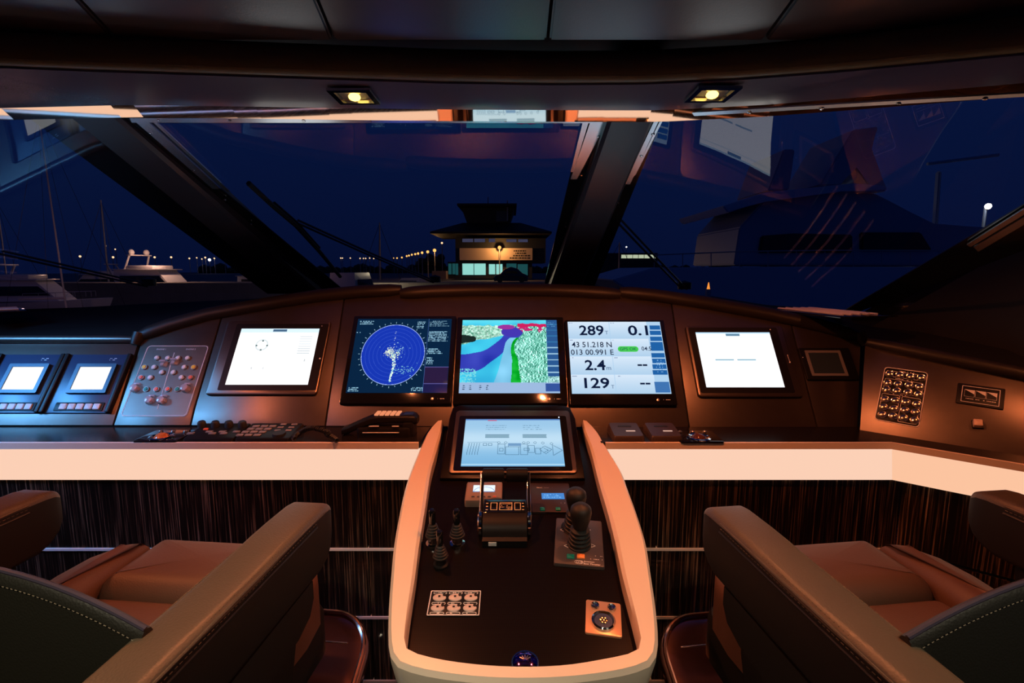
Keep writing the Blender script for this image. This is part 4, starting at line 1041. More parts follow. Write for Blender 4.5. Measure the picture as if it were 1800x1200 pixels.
for s in (-1, 1):
    bm = NB(); M = T((s * (W2 + .006), .052, .022)) @ RY(90); lathe(bm, [(.0001, -.006), (.024, -.006), (.0275, -.003), (.0275, .003), (.023, .006), (.0001, .0065)], 26, M); ds = obj('pivot_disc', bm, M_['chrome'], t)
    bm = NB(); x = s * (W2 + .006); tube(bm, [(x, .052, .022), (x, .085, .045), (x, .115, .068), (x, .140, .086), (x * .99, .150, .093)], [.007, .0052, .0045, .005, .0062], 10); lv = obj('lever_arm', bm, M_['chrome'], t)
    bm = NB(); cyl(bm, (x * .98, .146, .090), (s * .003, .146, .090), .0165, .0165, 20); bmesh.ops.bevel(bm, geom=[e for e in bm.edges if abs(e.verts[0].co.x - e.verts[1].co.x) < 1e-6], offset=.002, segments=2, affect='EDGES'); obj('grip', bm, M_['black'], lv)
# rudder gauge
cx, cy, w, h = CO.rect([(822, 847), (881, 847), (885, 880), (815, 880)], DH + .018)
t = thing('rudder_gauge', 'small orange lit gauge box with a white arc display, left of the throttle', 'gauge', CO.at(cx, cy, DH))
bm = NB(); plate(bm, rr(0, 0, w, h, .005), 0, .020, .004); obj('case', bm, mat('warm_grey_case', (.30, .22, .18), .45), t)
a_ = rst(60, 34, (232, 244, 255)); rcirc(a_, 30, 36, 28, (90, 110, 170), t=1.5, sx=1.05); rrect(a_, 0, 31, 60, 34, (120, 140, 190))
screen('screen', a_, .056, .030, .0206, M_['scr'], t, 0, .008)
for k in range(5): bm = NB(); box(bm, -.030 + .0135 * k, -.022 + .0135 * k, -h / 2 + .012, -h / 2 + .016, .0195, .0215, .0005); obj('key', bm, M_['red'] if k == 4 else M_['greyplastic'], t)
# stabiliser panel
cx, cy, w, h = CO.rect([(933, 852), (1000, 852), (1008, 903), (933, 903)], DH)
t = thing('stabilizer_panel', 'dark panel with a small blue display and two green keys, right of the throttle', 'control panel', CO.at(cx, cy, DH))
bm = NB(); plate(bm, rr(0, 0, w, h, .004), 0, .006, .0015); obj('face_plate', bm, mat('dark_red_brown_plate', (.045, .028, .028), .4), t)
a_ = rst(40, 16, (70, 130, 200)); rbits(a_, 3, 3, 36, 14, (120, 180, 235), 3, rng, .4); x, y = CO.loc(972, 872, DH + .006)
screen('screen', a_, .058, .026, .0066, M_['scr'], t, x - cx, y - cy)
for px in (953.5, 981): x, y = CO.loc(px, 894, DH + .008); bm = NB(); plate(bm, rr(x - cx, y - cy, .012, .012, .002), .005, .010, .002); obj('key', bm, M_['green'], t)
bm = NB(); x, y = CO.loc(948, 857, DH + .006); text(bm, 'TRAC', x - cx, y - cy, .0045, .0064, bold=.02); hatch(bm, x - cx + .012, x - cx + .034, y - cy - .001, y - cy, .0064, r_, .003); x, y = CO.loc(990, 884, DH + .006); hatch(bm, x - cx - .006, x - cx + .008, y - cy - .001, y - cy + .001, .0064, r_, .002)
obj('printed_letters', bm, M_['print'], t, smooth=False)
# joysticks
def bigstick(px, py, name, label, parent=None):
    if parent is None: t = thing('joystick', label, 'joystick', cat_(px, py)); o = Matrix()
    else:
        t = parent; o = parent.matrix_world.inverted() @ cat_(px, py)
    bm = NB(); bellows(bm, .027, .020, .006, .054, 5, o); st = obj('bellows_boot', bm, M_['rubber'], t)
    bm = NB(); lathe(bm, [(.013, .050), (.017, .060), (.0215, .078), (.0235, .092), (.022, .102), (.015, .109), (.0001, .112)], 20, o); obj('knob', bm, M_['rubber'], t)
    if parent is None: bm = NB(); lathe(bm, [(.036, 0), (.036, .006), (.030, .009), (.0001, .009)], 20, o); obj('base_ring', bm, M_['black'], t)
bigstick(1010, 932, 'joystick', 'black joystick with a bellows boot, behind the thruster joystick')
cx, cy, w, h = CO.rect([(968, 917), (1047, 917), (1075, 999), (982, 998)], DH)
t = thing('bow_thruster_control', 'grey plate with a tall black joystick, green and orange keys, right side of console', 'thruster control', CO.at(cx, cy, DH, -.12))
bm = NB(); plate(bm, rr(0, 0, w * .98, h, .004), 0, .008, .002); obj('face_plate', bm, mat('grey_brown_plate', (.075, .058, .056), .42), t)
iv = t.matrix_world.inverted()
bpy.context.view_layer.update()
def lp(fr, px, py, t, h): a, b = fr.loc(px, py, h); return (T((0, 0, 0)) @ t.matrix_world.inverted()) @ fr.w(a, b, h)
bpy.context.view_layer.update(); bigstick(1018, 962, 'j', '', t)
for px, c in ((1003, 'green'), (1021, 'orange')): p = lp(CO, px, 977.5, t, DH + .009); bm = NB(); plate(bm, rr(p.x, p.y, .017, .013, .002), .007, .011, .002); obj('key', bm, M_[c], t)
bm = NB()
for px, py, q in ((989, 931, 1), (1034, 931, -1), (996, 959, 1), (1042, 959, -1)):
    p = lp(CO, px, py, t, DH + .008); s = .0055
    for a0, a1 in (((-1, 0), (.6, 1)), ((.6, 1), (.6, -1)), ((.6, -1), (-1, 0))):
        tube(bm, [Vector((p.x + a0[0] * s * q, p.y + a0[1] * s, .0083)), Vector((p.x + a1[0] * s * q, p.y + a1[1] * s, .0083))], .0006, 4)
p = lp(CO, 1036, 989, t, DH + .008); text(bm, 'American', p.x - .012, p.y + .003, .0042, .0084, align='LEFT', bold=.015); text(bm, 'Bow Thruster', p.x - .012, p.y - .0035, .0045, .0084, align='LEFT', bold=.015)
for k in range(3): ringplate(bm, rr(p.x - .024 + k * .003, p.y, .014 - k * .002, .009, .004), rr(p.x - .024 + k * .003, p.y, .0125 - k * .002, .0075, .0035), .0078, .0084)
for yk in (977, 983): p = lp(CO, 1046, yk, t, DH + .008); hatch(bm, p.x - .010, p.x + .016, p.y - .0008, p.y + .0008, .0084, r_, .003)
obj('printed_marks', bm, M_['print'], t, smooth=False)
def ministick(px, py, label, chrome=True, s=1.0):
    t = thing('joystick', label, 'joystick', cat_(px, py) @ RX(-4), None); S = Matrix.Scale(s, 4)
    bm = NB(); lathe(bm, [(.017, 0), (.017, .004), (.012, .006), (.0115, .022), (.014, .024)], 18, S); obj('base_collar', bm, M_['chrome'] if chrome else M_['black'], t)
    bm = NB(); bellows(bm, .0175, .008, .022, .052, 5, S); obj('bellows_boot', bm, M_['rubber'], t)
    bm = NB(); lathe(bm, [(.006, .050), (.0075, .056), (.0075, .082), (.0060, .086), (.0001, .087)], 16, S); obj('grip', bm, M_['blackgloss'], t)
ministick(762, 956, 'slim black joystick on a chrome collar, nearest the left rim of the console')
ministick(804, 956, 'slim black joystick on a chrome collar, between its neighbour and the throttle')
ministick(775, 993, 'slim all black joystick without chrome, lower left on the console', False, .95)
# six key pad
cx, cy, w, h = CO.rect([(757, 1040), (845, 1040), (843, 1083), (751, 1084)], DH)
t = thing('key_panel', 'black key panel with six pale oval keys in two rows', 'key panel', CO.at(cx, cy, DH, .0))
bm = NB(); plate(bm, rr(0, 0, w, h, .002), 0, .003, .001); obj('face_plate', bm, M_['black'], t)
bm = NB(); ringplate(bm, rr(0, 0, w, h, .002), rr(0, 0, w - .003, h - .003, .001), .0028, .0036)
for i in range(3):
    for yy_ in (.40, -.03, -.42):
        x = (-.31 + .31 * i) * w; ringplate(bm, rr(x, yy_ * h, w * .27, h * .09, .003), rr(x, yy_ * h, w * .27 - .0015, h * .09 - .0015, .002), .0028, .0036); hatch(bm, x - .006, x + .006, yy_ * h - .0008, yy_ * h + .0008, .0036, r_, .003)
obj('printed_border', bm, M_['print'], t, smooth=False)
OV = mat('pale_oval_key', (.62, .50, .46), .35)
for i in range(3):
    for j in range(2):
        x = (-.31 + .31 * i) * w; y = (.19 - .42 * j) * h; bm = NB(); lathe(bm, [(.0135, .002), (.0135, .005), (.011, .0066), (.0001, .007)], 22, T((x, y, 0)) @ Matrix.Diagonal((.95, .62, 1, 1))); k = obj('oval_key', bm, OV, t)
        bm = NB(); lathe(bm, [(.0030, .005), (.0030, .0076), (.0001, .0078)], 10, T((x + .009, y + .004, 0))); flat(bm, x - .0022, x + .0022, y - .0022, y + .0022, .0079); obj('key_mark', bm, M_['black'], k)
# copper coloured socket plate
cx, cy, w, h = CO.rect([(1022, 1060), (1082, 1058), (1103, 1118), (1036, 1120)], DH)
t = thing('socket_plate', 'copper coloured plate with a round socket and two small buttons', 'plate', CO.at(cx, cy, DH, -.16))
bm = NB(); plate(bm, rr(0, 0, w * .97, h * 1.0, .004), 0, .004, .0012); obj('face_plate', bm, mat('copper_plate', (.85, .48, .28), .35, .6), t)
for s in (-1, 1):
    bm = NB(); lathe(bm, [(.0085, .003), (.0085, .008), (.007, .010), (.005, .0085), (.0001, .009)], 16, T((s * .0155, h * .30, 0))); obj('push_button', bm, M_['chrome'], t)
bm = NB(); lathe(bm, [(.022, .003), (.022, .008), (.019, .010), (.0175, .006), (.0165, .004)], 26, T((0, -h * .12, 0))); sk = obj('socket_ring', bm, M_['chrome'], t)
bm = NB(); lathe(bm, [(.0168, .0035), (.0168, .0060), (.0001, .0062)], 22, T((0, -h * .12, 0))); obj('socket_insert', bm, M_['navy'], sk)
bm = NB()
for k in range(7): q = k * PI / 3; rr0 = 0 if k == 6 else .0055; lathe(bm, [(.0022, .006), (.0022, .0085), (.0001, .009)], 8, T((rr0 * math.cos(q), -h * .12 + rr0 * math.sin(q), 0)))
obj('contact_pins', bm, mat('brass', (.8, .6, .25), .2, 1), sk)
# domed emblem at the aft end
t = thing('round_emblem', 'domed purple mirrored emblem at the near end of the console deck', 'emblem', cat_(923, 1166))
bm = NB(); lathe(bm, [(.022, 0), (.022, .001), (.017, .004), (.009, .0055), (.0001, .006)], 28); obj('dome', bm, M_['purple'], t)
bm = NB(); ringplate(bm, [(.0235 * math.cos(q), .0235 * math.sin(q)) for q in [2 * PI * k / 28 for k in range(28)]], [(.021 * math.cos(q), .021 * math.sin(q)) for q in [2 * PI * k / 28 for k in range(28)]], 0, .0025); obj('rim_ring', bm, M_['chrome'], t)
bm = NB()
for k in range(5):
    q = PI / 2 + (k - 2) * .42; tube(bm, [Vector((.003 * math.cos(q), .001 + .003 * math.sin(q), .006)), Vector((.012 * math.cos(q), .012 * math.sin(q), .0050))], .0011, 5)
obj('fan_mark', bm, M_['brushed'], t)

# ================================================================== HELM CHAIRS
def stitches(bm, pts, step=.012, r=.0011, gap=.35):
    for a, b in zip(pts, pts[1:]):
        a = Vector(a); b = Vector(b); n_ = max(1, int((b - a).length / step))
        for k in range(n_): tube(bm, [a.lerp(b, k / n_), a.lerp(b, (k + 1 - gap) / n_)], r, 4)
def me_split(bm, z):   # below the arm seam: darker hide, the side's shade put into its colour
    bmesh.ops.recalc_face_normals(bm, faces=bm.faces)
    for f in bm.faces:
        if f.calc_center_median().z < z and abs(f.normal.y) < .9: f.material_index = 1
def make_chair(label, M):
    t = thing('helm_chair', label, 'chair', M, 'leather helm chairs')
    AX = .295
    # seat
    def seatpad(nm, poly, z0, z1, r, crown, **k):
        bm = NB(); pad(bm, poly, z0, z1, r, crown, 6, **k); return obj(nm, bm, M_['leather'], t, ang=50)
    seatpad('seat_cushion', rr(0, -.01, .36, .36, .03, 6), .74, .835, .028, .004)
    bm = NB(); pf = rr(0, .262, .36, .20, .035, 6); pad(bm, pf, .745, .868, .05, .003, 8, bottom_r=.02); obj('thigh_roll', bm, M_['leather'], t, ang=60)
    for s in (-1, 1):
        pl = [(s * .184, .330), (s * .212, .322), (s * .244, .295), (s * .272, .245), (s * .280, .17), (s * .274, .09), (s * .262, .0), (s * .260, -.18), (s * .182, -.18), (s * .172, -.05), (s * .172, .10), (s * .176, .22)]
        if s < 0: pl = pl[::-1]
        # densify outline for a smooth edge
        dn = []
        for a, b in zip(pl, pl[1:] + pl[:1]):
            for k in range(3): dn.append((a[0] + (b[0] - a[0]) * k / 3, a[1] + (b[1] - a[1]) * k / 3))
        bm = NB(); pad(bm, dn, .74, .872, .042, .003, 7); obj('side_bolster', bm, M_['leather'], t, ang=60)
    bm = NB(); plate(bm, rr(0, .06, .52, .56, .07), .64, .745, .02); obj('seat_shell', bm, M_['shell'], t)
    # backrest: curved slab with an arched top
    bm = NB(); rings = []; n_ = 24; tops = []; wid = .275
    for i in range(n_ + 1):
        u = -1 + 2 * i / n_; x = u * wid; zt = 1.135 - .075 * u * u; yb = -.200 ; th = .05
        y0 = yb; y1 = yb + th - .01 * (1 - u * u)
        pr = [(y0 + .01, .76), (y0, .80), (y0 - .004, .95), (y0, zt - .02), (y0 + .002, zt - .006), (y0 + .008, zt), (y0 + .016, zt - .004), (y1 - .022, zt - .030), (y1 - .002, zt - .070), (y1 + .008, .95), (y1 + .004, .80), (y1, .76)]
        rings.append([(x, y, z) for y, z in pr]); tops.append((x, y0 - .0022, zt - .014))
    addloop(bm, rings); br = obj('backrest', bm, M_['backleather'], t, ang=50)
    bm = NB(); tube(bm, [(p[0], p[1] + .0095, p[2] + .0135) for p in tops], .0034, 8); obj('piping', bm, M_['piping'], br)
    bm = NB(); stitches(bm, tops, .0055, .00055, .5); obj('stitching', bm, M_['thread'], br)
    # arms
    for s in (-1, 1):
        def ax(y): return .038 + .004 * (y + .36) / .565
        outl = []
        ys = [-.40 + .045 * k for k in range(13)]
        R_ = [(s * AX + ax(y), y) for y in ys if y < .16]; L_ = [(s * AX - ax(y), y) for y in reversed(ys) if y < .16]
        cap = [(s * AX + ax(.16) * math.cos(q) ** .6 if math.cos(q) > 0 else s * AX - ax(.16) * (-math.cos(q)) ** .6, .16 + .045 * math.sin(q) ** .6) for q in [PI * k / 12 for k in range(13)]]
        bm = NB(); poly = R_ + cap + L_
        rg_ = []
        cx_ = s * AX
        # cross sections swept along the arm so the underside rises to the front
        def prof_(y, hw, zt, zb, r=.013):
            P = []
            for (sx, sz, a0) in ((1, 1, 0), (-1, 1, 90), (-1, -1, 180), (1, -1, 270)):
                for k in range(5):
                    a = math.radians(a0 + 90 * k / 4); rr_ = min(r, hw * .8, (zt - zb) * .45)
                    P.append(Vector((cx_ + sx * (hw - rr_) + rr_ * math.cos(a), y, (zt - rr_ if sz > 0 else zb + rr_) + rr_ * math.sin(a))))
            return P
        st_ = [(-.415, .030, 1.040, .965), (-.410, .037, 1.046, .945), (-.395, .041, 1.050, .935)] + [(y, ax(y), 1.050 + .002 * math.sin(y * 20), .930) for y in (-.34, -.27, -.20, -.13, -.06, 0, .05, .10, .14)] + [(.165, ax(.15), 1.050, .938), (.185, ax(.15) * .97, 1.047, .952), (.198, ax(.15) * .88, 1.040, .970), (.205, ax(.15) * .70, 1.030, .988)]
        addloop(bm, [prof_(*q) for q in st_]); me_split(bm, 1.026); ar = obj('armrest', bm, [M_['armleather'], M_['shadedhide']], t, ang=60)
        for sd in (1, -1):
            P = [(cx_ + sd * (ax(y) - .0045), y, 1.0470) for y in [-.39 + .04 * k for k in range(14)]]; P2 = [(cx_ + sd * (ax(y) + .0005), y, 1.034) for y in [-.39 + .04 * k for k in range(14)]]
            bm = NB(); stitches(bm, P, .007, .0007, .4); stitches(bm, P2, .007, .0007, .4); obj('stitching', bm, M_['thread2'], ar)
            bm = NB(); tube(bm, [(cx_ + sd * (ax(p[1]) - .0005), p[1], 1.0415) for p in P], .0022, 6); obj('piping', bm, M_['armleather'], ar)
            bm = NB(); tube(bm, [(cx_ + sd * (ax(p[1]) - .0002), p[1], 1.0265) for p in P], .0024, 6); obj('piping', bm, M_['backleather'], ar)
        # skirt below the arm, two leather shells with a rounded front
        bm = NB(); xo = cx_ + s * .012
        sk_ = [(-.40, .90), (-.40, .86), (-.25, .845), (.06, .845), (.105, .86), (.125, .89), (.125, .935), (-.38, .935)]
        addloop(bm, [[(xo + d, y, z) for y, z in sk_] for d in (-.022, .022)]); bmesh.ops.bevel(bm, geom=list(bm.edges), offset=.008, segments=3, affect='EDGES'); obj('arm_panel', bm, M_['shell'], t)
        bm = NB(); sk_ = [(-.34, .87), (-.34, .74), (-.2, .70), (.04, .70), (.10, .73), (.12, .79), (.12, .87)]
        addloop(bm, [[(xo - s * .030 + d, y, z) for y, z in sk_] for d in (-.012, .012)]); bmesh.ops.bevel(bm, geom=list(bm.edges), offset=.006, segments=3, affect='EDGES'); hp = obj('side_shell', bm, M_['shell'], t)
        bm = NB(); lathe(bm, [(.030, 0), (.030, .006), (.022, .010), (.0001, .010)], 20, T((xo - s * .018, -.02, .78)) @ RY(90 * s)); obj('tilt_knob', bm, M_['blackgloss'], hp)
    # pedestal, base, mirror footrest
    bm = NB(); lathe(bm, [(.075, .03), (.075, .60), (.11, .645)], 28, T((0, .0, 0))); obj('pedestal', bm, M_['chrome'], t)
    bm = NB(); lathe(bm, [(.24, 0), (.24, .012), (.22, .022), (.085, .035), (.0001, .035)], 36); obj('base_plate', bm, M_['chrome'], t)
    bm = NB(); po = rr(0, .325, .575, .44, .12, 9); pad(bm, po, .515, .55, .010, .0, 5, bottom_r=.01); FT = T((0, .545, .56)) @ RX(27) @ T((0, -.545, -.56)); bmesh.ops.transform(bm, matrix=FT, verts=bm.verts); fr_ = obj('footrest', bm, M_['footmirror'], t, ang=50)
    q = inset(po, .012); bm = NB(); tube(bm, [(x, y, .556) for x, y in q], .0065, 8, closed=True); bmesh.ops.transform(bm, matrix=FT, verts=bm.verts); obj('footrest_rim', bm, M_['footmirror'], fr_)
    bm = NB(); box(bm, -.225, .225, .455, .459, .5495, .5515, .0008); lathe(bm, [(.018, .549), (.018, .5515), (.012, .552), (.0001, .552)], 20, T((-.20, .20, 0))); lathe(bm, [(.018, .549), (.018, .5515), (.012, .552), (.0001, .552)], 20, T((.20, .20, 0))); bmesh.ops.transform(bm, matrix=FT, verts=bm.verts); obj('footrest_seam', bm, M_['chrome'], fr_)
    bm = NB(); tube(bm, [(0, .06, .30), (0, .22, .42), (0, .30, .52)], .03, 12); obj('footrest_bracket', bm, M_['black'], t)
    return t
M_['footmirror'] = mat('rosy_mirror_plate', (.75, .40, .32), .14, 1.0, bump=(14, .08, .004))
ch = make_chair('brown leather helm chair at the left, turned slightly toward the console', T((-.709, .796, 0)) @ RZ(-5.5))
dup(ch, T((.728, .788, 0)) @ RZ(7), 'brown leather helm chair at the right of the console')

# ================================================================== SOFFIT LAMPS
ORANGE2 = (1, .25, .085)
def downlight(px, py, label, p=None):
    wt = SOFFIT_W if p is None else (12 if p[0] < 0 else 9); p = onZ(px, py, HZ - .001) if p is None else Vector(p); t = thing('ceiling_spotlight', label, 'ceiling light', T(p) , 'lit square spotlights in the soffit')
    s = 1 if px > 900 else -1
    bm = NB(); o = [(-.045 , -.045), (.045, -.045), (.045, .045), (-.045, .045)]; i_ = [(-.034, -.034), (.034, -.034), (.034, .034), (-.034, .034)]
    ringplate(bm, o, i_, -.004, .002); obj('bezel', bm, M_['chrome'], t)
    bm = NB(); addloop(bm, [[Vector((x, y, .002)) for x, y in i_], [Vector((x * .5, y * .5, .02)) for x, y in i_]], cap0=False); obj('reflector', bm, M_['steel'], t, smooth=False)
    bm = NB(); ball(bm, (0, 0, -.002), .013, sz=.6, n=16); obj('bulb', bm, emis('bulb_light', (1, .66, .12), 5), t)
    spot('soffit_lamp', p + Vector((0, 0, -.02)), p + Vector((0, -.05, -1)), ORANGE2, wt, 160, .014)
downlight(623, 169, 'lit square spotlight in the soffit, left of centre'); downlight(1252, 165, 'lit square spotlight in the soffit, right of the mullion')
downlight(0, 0, 'lit square spotlight in the soffit, beyond the left edge of the view', (-1.42, .98, HZ - .001)); downlight(0, 0, 'lit square spotlight in the soffit, beyond the right edge of the view', (1.40, .98, HZ - .001))
# ================================================================== OUTSIDE
WATER = -3.0
def water():
    m = bpy.data.materials.new('harbour_water'); m.use_nodes = True; n = m.node_tree.nodes; l = m.node_tree.links; b = n['Principled BSDF']
    b.inputs['Base Color'].default_value = (.004, .006, .012, 1); b.inputs['Roughness'].default_value = .12
    tc = n.new('ShaderNodeTexCoord'); mp = n.new('ShaderNodeMapping'); mp.inputs['Scale'].default_value = (.35, 1.0, 1)
    t = n.new('ShaderNodeTexNoise'); t.inputs['Scale'].default_value = 1.6; t.inputs['Detail'].default_value = 4
    bp = n.new('ShaderNodeBump'); bp.inputs['Strength'].default_value = .5; bp.inputs['Distance'].default_value = .25
    l.new(tc.outputs['Object'], mp.inputs[0]); l.new(mp.outputs[0], t.inputs['Vector']); l.new(t.outputs['Fac'], bp.inputs['Height']); l.new(bp.outputs[0], b.inputs['Normal'])
    return m
bm = NB(); box(bm, -500, 500, 4, 700, WATER - .2, WATER); struct('ground_water', bm, water())
QZ = -.75
M_['concrete'] = mat('quay_concrete', (.16, .14, .13), .8, noise=(.6, .3))
bm = NB(); box(bm, -260, 260, 96, 640, WATER - .2, QZ); struct('ground_quay', bm, M_['concrete'])
EX = {}
EX['wall'] = mat('render_wall', (.55, .42, .36), .7); EX['dark'] = mat('dark_facade', (.02, .022, .03), .6); EX['roof'] = mat('roof_tiles', (.02, .016, .014), .7)
EX['hull'] = mat('white_gelcoat', (.62, .58, .60), .25); EX['tint'] = mat('tinted_window', (.008, .01, .015), .08); EX['mast'] = mat('mast_paint', (.35, .33, .36), .4)
EX['deck'] = mat('boat_deck', (.30, .24, .20), .6); EX['leaf'] = mat('hedge_leaf', (.02, .03, .012), .7)
EX['win'] = emis('lit_shop_window', s2l(165, 240, 225), 1.0); EX['win2'] = emis('dim_teal_window', s2l(30, 80, 82), 1.0); EX['win3'] = emis('grey_window', s2l(62, 62, 86), 1.0)
def pt(px, py, y): return onY(px, py, y)
# harbour office
Y = 110
t = thing('harbour_office', 'harbour office with a wide dark roof, a lit sign wall and a control tower', 'building', T(pt(862, 492, Y)))
O_ = t.location.copy()
def q(px, py): p = pt(px, py, Y) - O_; return p.x, p.z
def bx(bm, x0, x1, y0, y1, ya, yb): (a, b_), (c, d) = q(x0, y1), q(x1, y0); box(bm, a, c, ya, yb, b_, d)
bm = NB(); bx(bm, 786, 936, 460, 490, 1.5, 14); bx(bm, 800, 960, 418, 462, 1, 14); obj('wall', bm, EX['dark'], t)
bm = NB(); bx(bm, 808, 936, 436, 457, 0, 1.2); sg = obj('sign_wall', bm, EX['wall'], t)
bm = NB(); r_ = random.Random(3)
for k, (x0, x1) in enumerate(((903, 924), (906, 922), (902, 930), (896, 932))):
    a, z = q(x0, 442 + k * 4.2); b2, _ = q(x1, 442); x = a
    while x < b2:
        w_ = r_.uniform(.15, .6); polyface(bm, [(x, -.02, z), (x + w_, -.02, z), (x + w_, -.02, z + .28), (x, -.02, z + .28)]); x += w_ + .12
obj('sign_letters', bm, M_['black_ink'], sg, smooth=False)
for (x0, x1, y0, y1, m) in ((787, 792, 463, 482, 'win2'), (794, 799, 463, 482, 'win2'), (800, 804, 463, 483, 'win2'), (812, 831.5, 463, 483, 'win'), (833, 853, 463, 483, 'win'), (859, 870, 464, 482, 'win'), (872, 883, 464, 482, 'win'), (890, 908, 463, 478, 'win2'), (910, 928, 464, 484, 'win2'),
                            (812, 831, 419, 425, 'win3'), (833, 852, 419, 425, 'win3'), (859, 870, 419, 425, 'win3'), (890, 908, 420, 425, 'win3'), (911, 928, 420, 425, 'win3')):
    bm = NB(); bx(bm, x0, x1, y0, y1, .9 if y0 < 430 else 1.3, 1.6); obj('window', bm, EX[m], t)
def hiproof(bm, x0, x1, yb, yt, k0, k1, d0, d1):
    (a, z0), (c, _) = q(x0, yb), q(x1, yb); (a2, z1), (c2, _) = q(k0, yt), q(k1, yt)
    addloop(bm, [[Vector((a, d0, z0)), Vector((c, d0, z0)), Vector((c, d1, z0)), Vector((a, d1, z0))], [Vector((a, d0, z0 + .4)), Vector((c, d0, z0 + .4)), Vector((c, d1, z0 + .4)), Vector((a, d1, z0 + .4))],
                 [Vector((a2, d0 + 5, z1)), Vector((c2, d0 + 5, z1)), Vector((c2, d1 - 5, z1)), Vector((a2, d1 - 5, z1))]])
bm = NB(); hiproof(bm, 760, 968, 412, 390, 812, 915, -3, 17); obj('roof', bm, EX['roof'], t)
bm = NB(); (a, z0), (c, _) = q(820, 392), q(895, 392); (a2, z1), (c2, _) = q(810, 364), q(904, 364)
addloop(bm, [[Vector((a, 2, z0)), Vector((c, 2, z0)), Vector((c, 12, z0)), Vector((a, 12, z0))], [Vector((a2, 1, z1)), Vector((c2, 1, z1)), Vector((c2, 13, z1)), Vector((a2, 13, z1))]]); tw = obj('tower', bm, EX['dark'], t, smooth=False)
bm = NB(); bx(bm, 872, 893, 366, 388, 1.2, 1.6); obj('tower_window', bm, mat('grey_blue_pane', (.06, .07, .10), .3), tw)
bm = NB(); hiproof(bm, 806, 908, 364, 355, 835, 880, -3, 17); obj('tower_roof', bm, EX['roof'], t)
bm = NB(); (a, z0), (_, z1) = q(856, 357), q(856, 340); cyl(bm, (a, 5, z0), (a, 5, z1), .12); (a, z0), (_, z1) = q(892, 388), q(892, 352); cyl(bm, (a, 0, z0), (a, 0, z1), .14); obj('aerial', bm, EX['mast'], t)
bm = NB(); bx(bm, 762, 786, 476, 490, -2, 2); tag(obj('kiosk', bm, mat('orange_timber', (.42, .22, .12), .6)), 'low timber kiosk on the quay left of the harbour office', 'kiosk'); bpy.data.objects['kiosk'].location = O_
# parked car
p = pt(898, 496, 60); t = thing('car', 'dark rounded car parked in front of the harbour office', 'car', T(p))
L_ = 4.4; s_ = L_ / 62 * 1.0
bm = NB(); pr = [(-1.95, .15), (-2.0, .55), (-1.75, .85), (-1.2, 1.0), (-.7, 1.55), (0, 1.78), (.75, 1.60), (1.35, 1.05), (1.85, .85), (2.0, .55), (1.95, .15)]
def carrg(y, f, g): return [Vector((x * f, y, .15 + (z - .15) * g)) for x, z in pr]
addloop(bm, [carrg(-.85, .94, .80), carrg(-.70, 1, .97), carrg(-.3, 1, 1), carrg(.3, 1, 1), carrg(.70, 1, .97), carrg(.85, .94, .80)]); obj('car_body', bm, mat('dark_car_paint', (.012, .012, .014), .12, coat=1), t)
for x in (-1.25, 1.25):
    for y in (-.84, .84): bm = NB(); cyl(bm, (x, y - .1, .32), (x, y + .1, .32), .33, n=20); obj('wheel', bm, M_['rubber'], t)
bm = NB(); addloop(bm, [[Vector((x, -.853, z)) for x, z in ((-.85, 1.02), (.9, 1.02), (.55, 1.34), (-.45, 1.34))], [Vector((x, -.80, z)) for x, z in ((-.85, 1.02), (.9, 1.02), (.55, 1.34), (-.45, 1.34))]]); obj('side_window', bm, EX['tint'], t)
bm = NB(); box(bm, -120, 120, 57.5, 64, WATER - .1, p.z - .01); struct('ground_pier', bm, M_['concrete'])
# lamps along the quays
def lampm(n_, c, s): return emis(n_, c, s)
LAMPS = {'amber': lampm('amber_lamp', (1, .42, .10), 2.2), 'warm': lampm('warm_lamp', (1, .58, .30), 1.7), 'white': lampm('white_lamp', (1, .85, .7), 9)}
proto = {}
def lamp(px, py, Y, kind, label, grp, r=1.0, base=None):
    p = pt(px, py, Y); zb = base if base is not None else QZ; g = Vector((p.x, p.y, zb)); key = kind + str(r) + str(round(p.z - zb, 1))
    t = thing('street_lamp', label, 'street lamp', T(g), grp); h_ = p.z - zb
    R = r * Y / 900
    bm = NB(); cyl(bm, (0, 0, 0), (0, 0, h_), .05 + .0004 * Y, n=6); obj('pole', bm, EX['mast'], t)
    bm = NB(); ball(bm, (0, -.1, h_), R, n=8); obj('lamp_head', bm, LAMPS[kind], t)
    return t
ORD = ['first', 'second', 'third', 'fourth', 'fifth', 'sixth', 'seventh', 'eighth', 'ninth', 'tenth', 'last']
g1 = 'amber lamps in a row leading to the harbour office'
for k, (x, y, r, Yk) in enumerate(((692, 453.5, 1.0, 240), (698, 453.5, 1.4, 220), (706.5, 452.5, 1.5, 200), (715, 450, 1.6, 185), (719, 449, 1.6, 172), (724, 447.5, 1.7, 160), (730, 446.5, 1.8, 150), (735, 445.5, 2.0, 142), (742, 444, 2.2, 135), (752, 442.5, 2.5, 127), (764, 440, 3.0, 122))):
    lamp(x, y, Yk, 'amber', ORD[k] + ' amber lamp from the left in the row beside the harbour office', g1, r)
lamp(777, 427, 115, 'warm', 'single pale lamp beside the eaves of the harbour office', None, 1.9)
lamp(878, 435, 108.6, 'amber', 'amber lamp shining in front of the sign wall', None, 3.2)
g2 = 'distant shore lamps seen through the centre pane'
for k, (x, y) in enumerate(((599, 453.5), (602, 453.5), (616, 453.5), (633, 454), (639, 454), (643, 454), (650, 453.5), (657, 454))): lamp(x, y, 280, 'warm', ORD[k] + ' small warm shore lamp from the left in the centre pane', g2, 1.25)
g3 = 'distant shore lamps seen through the left pane'
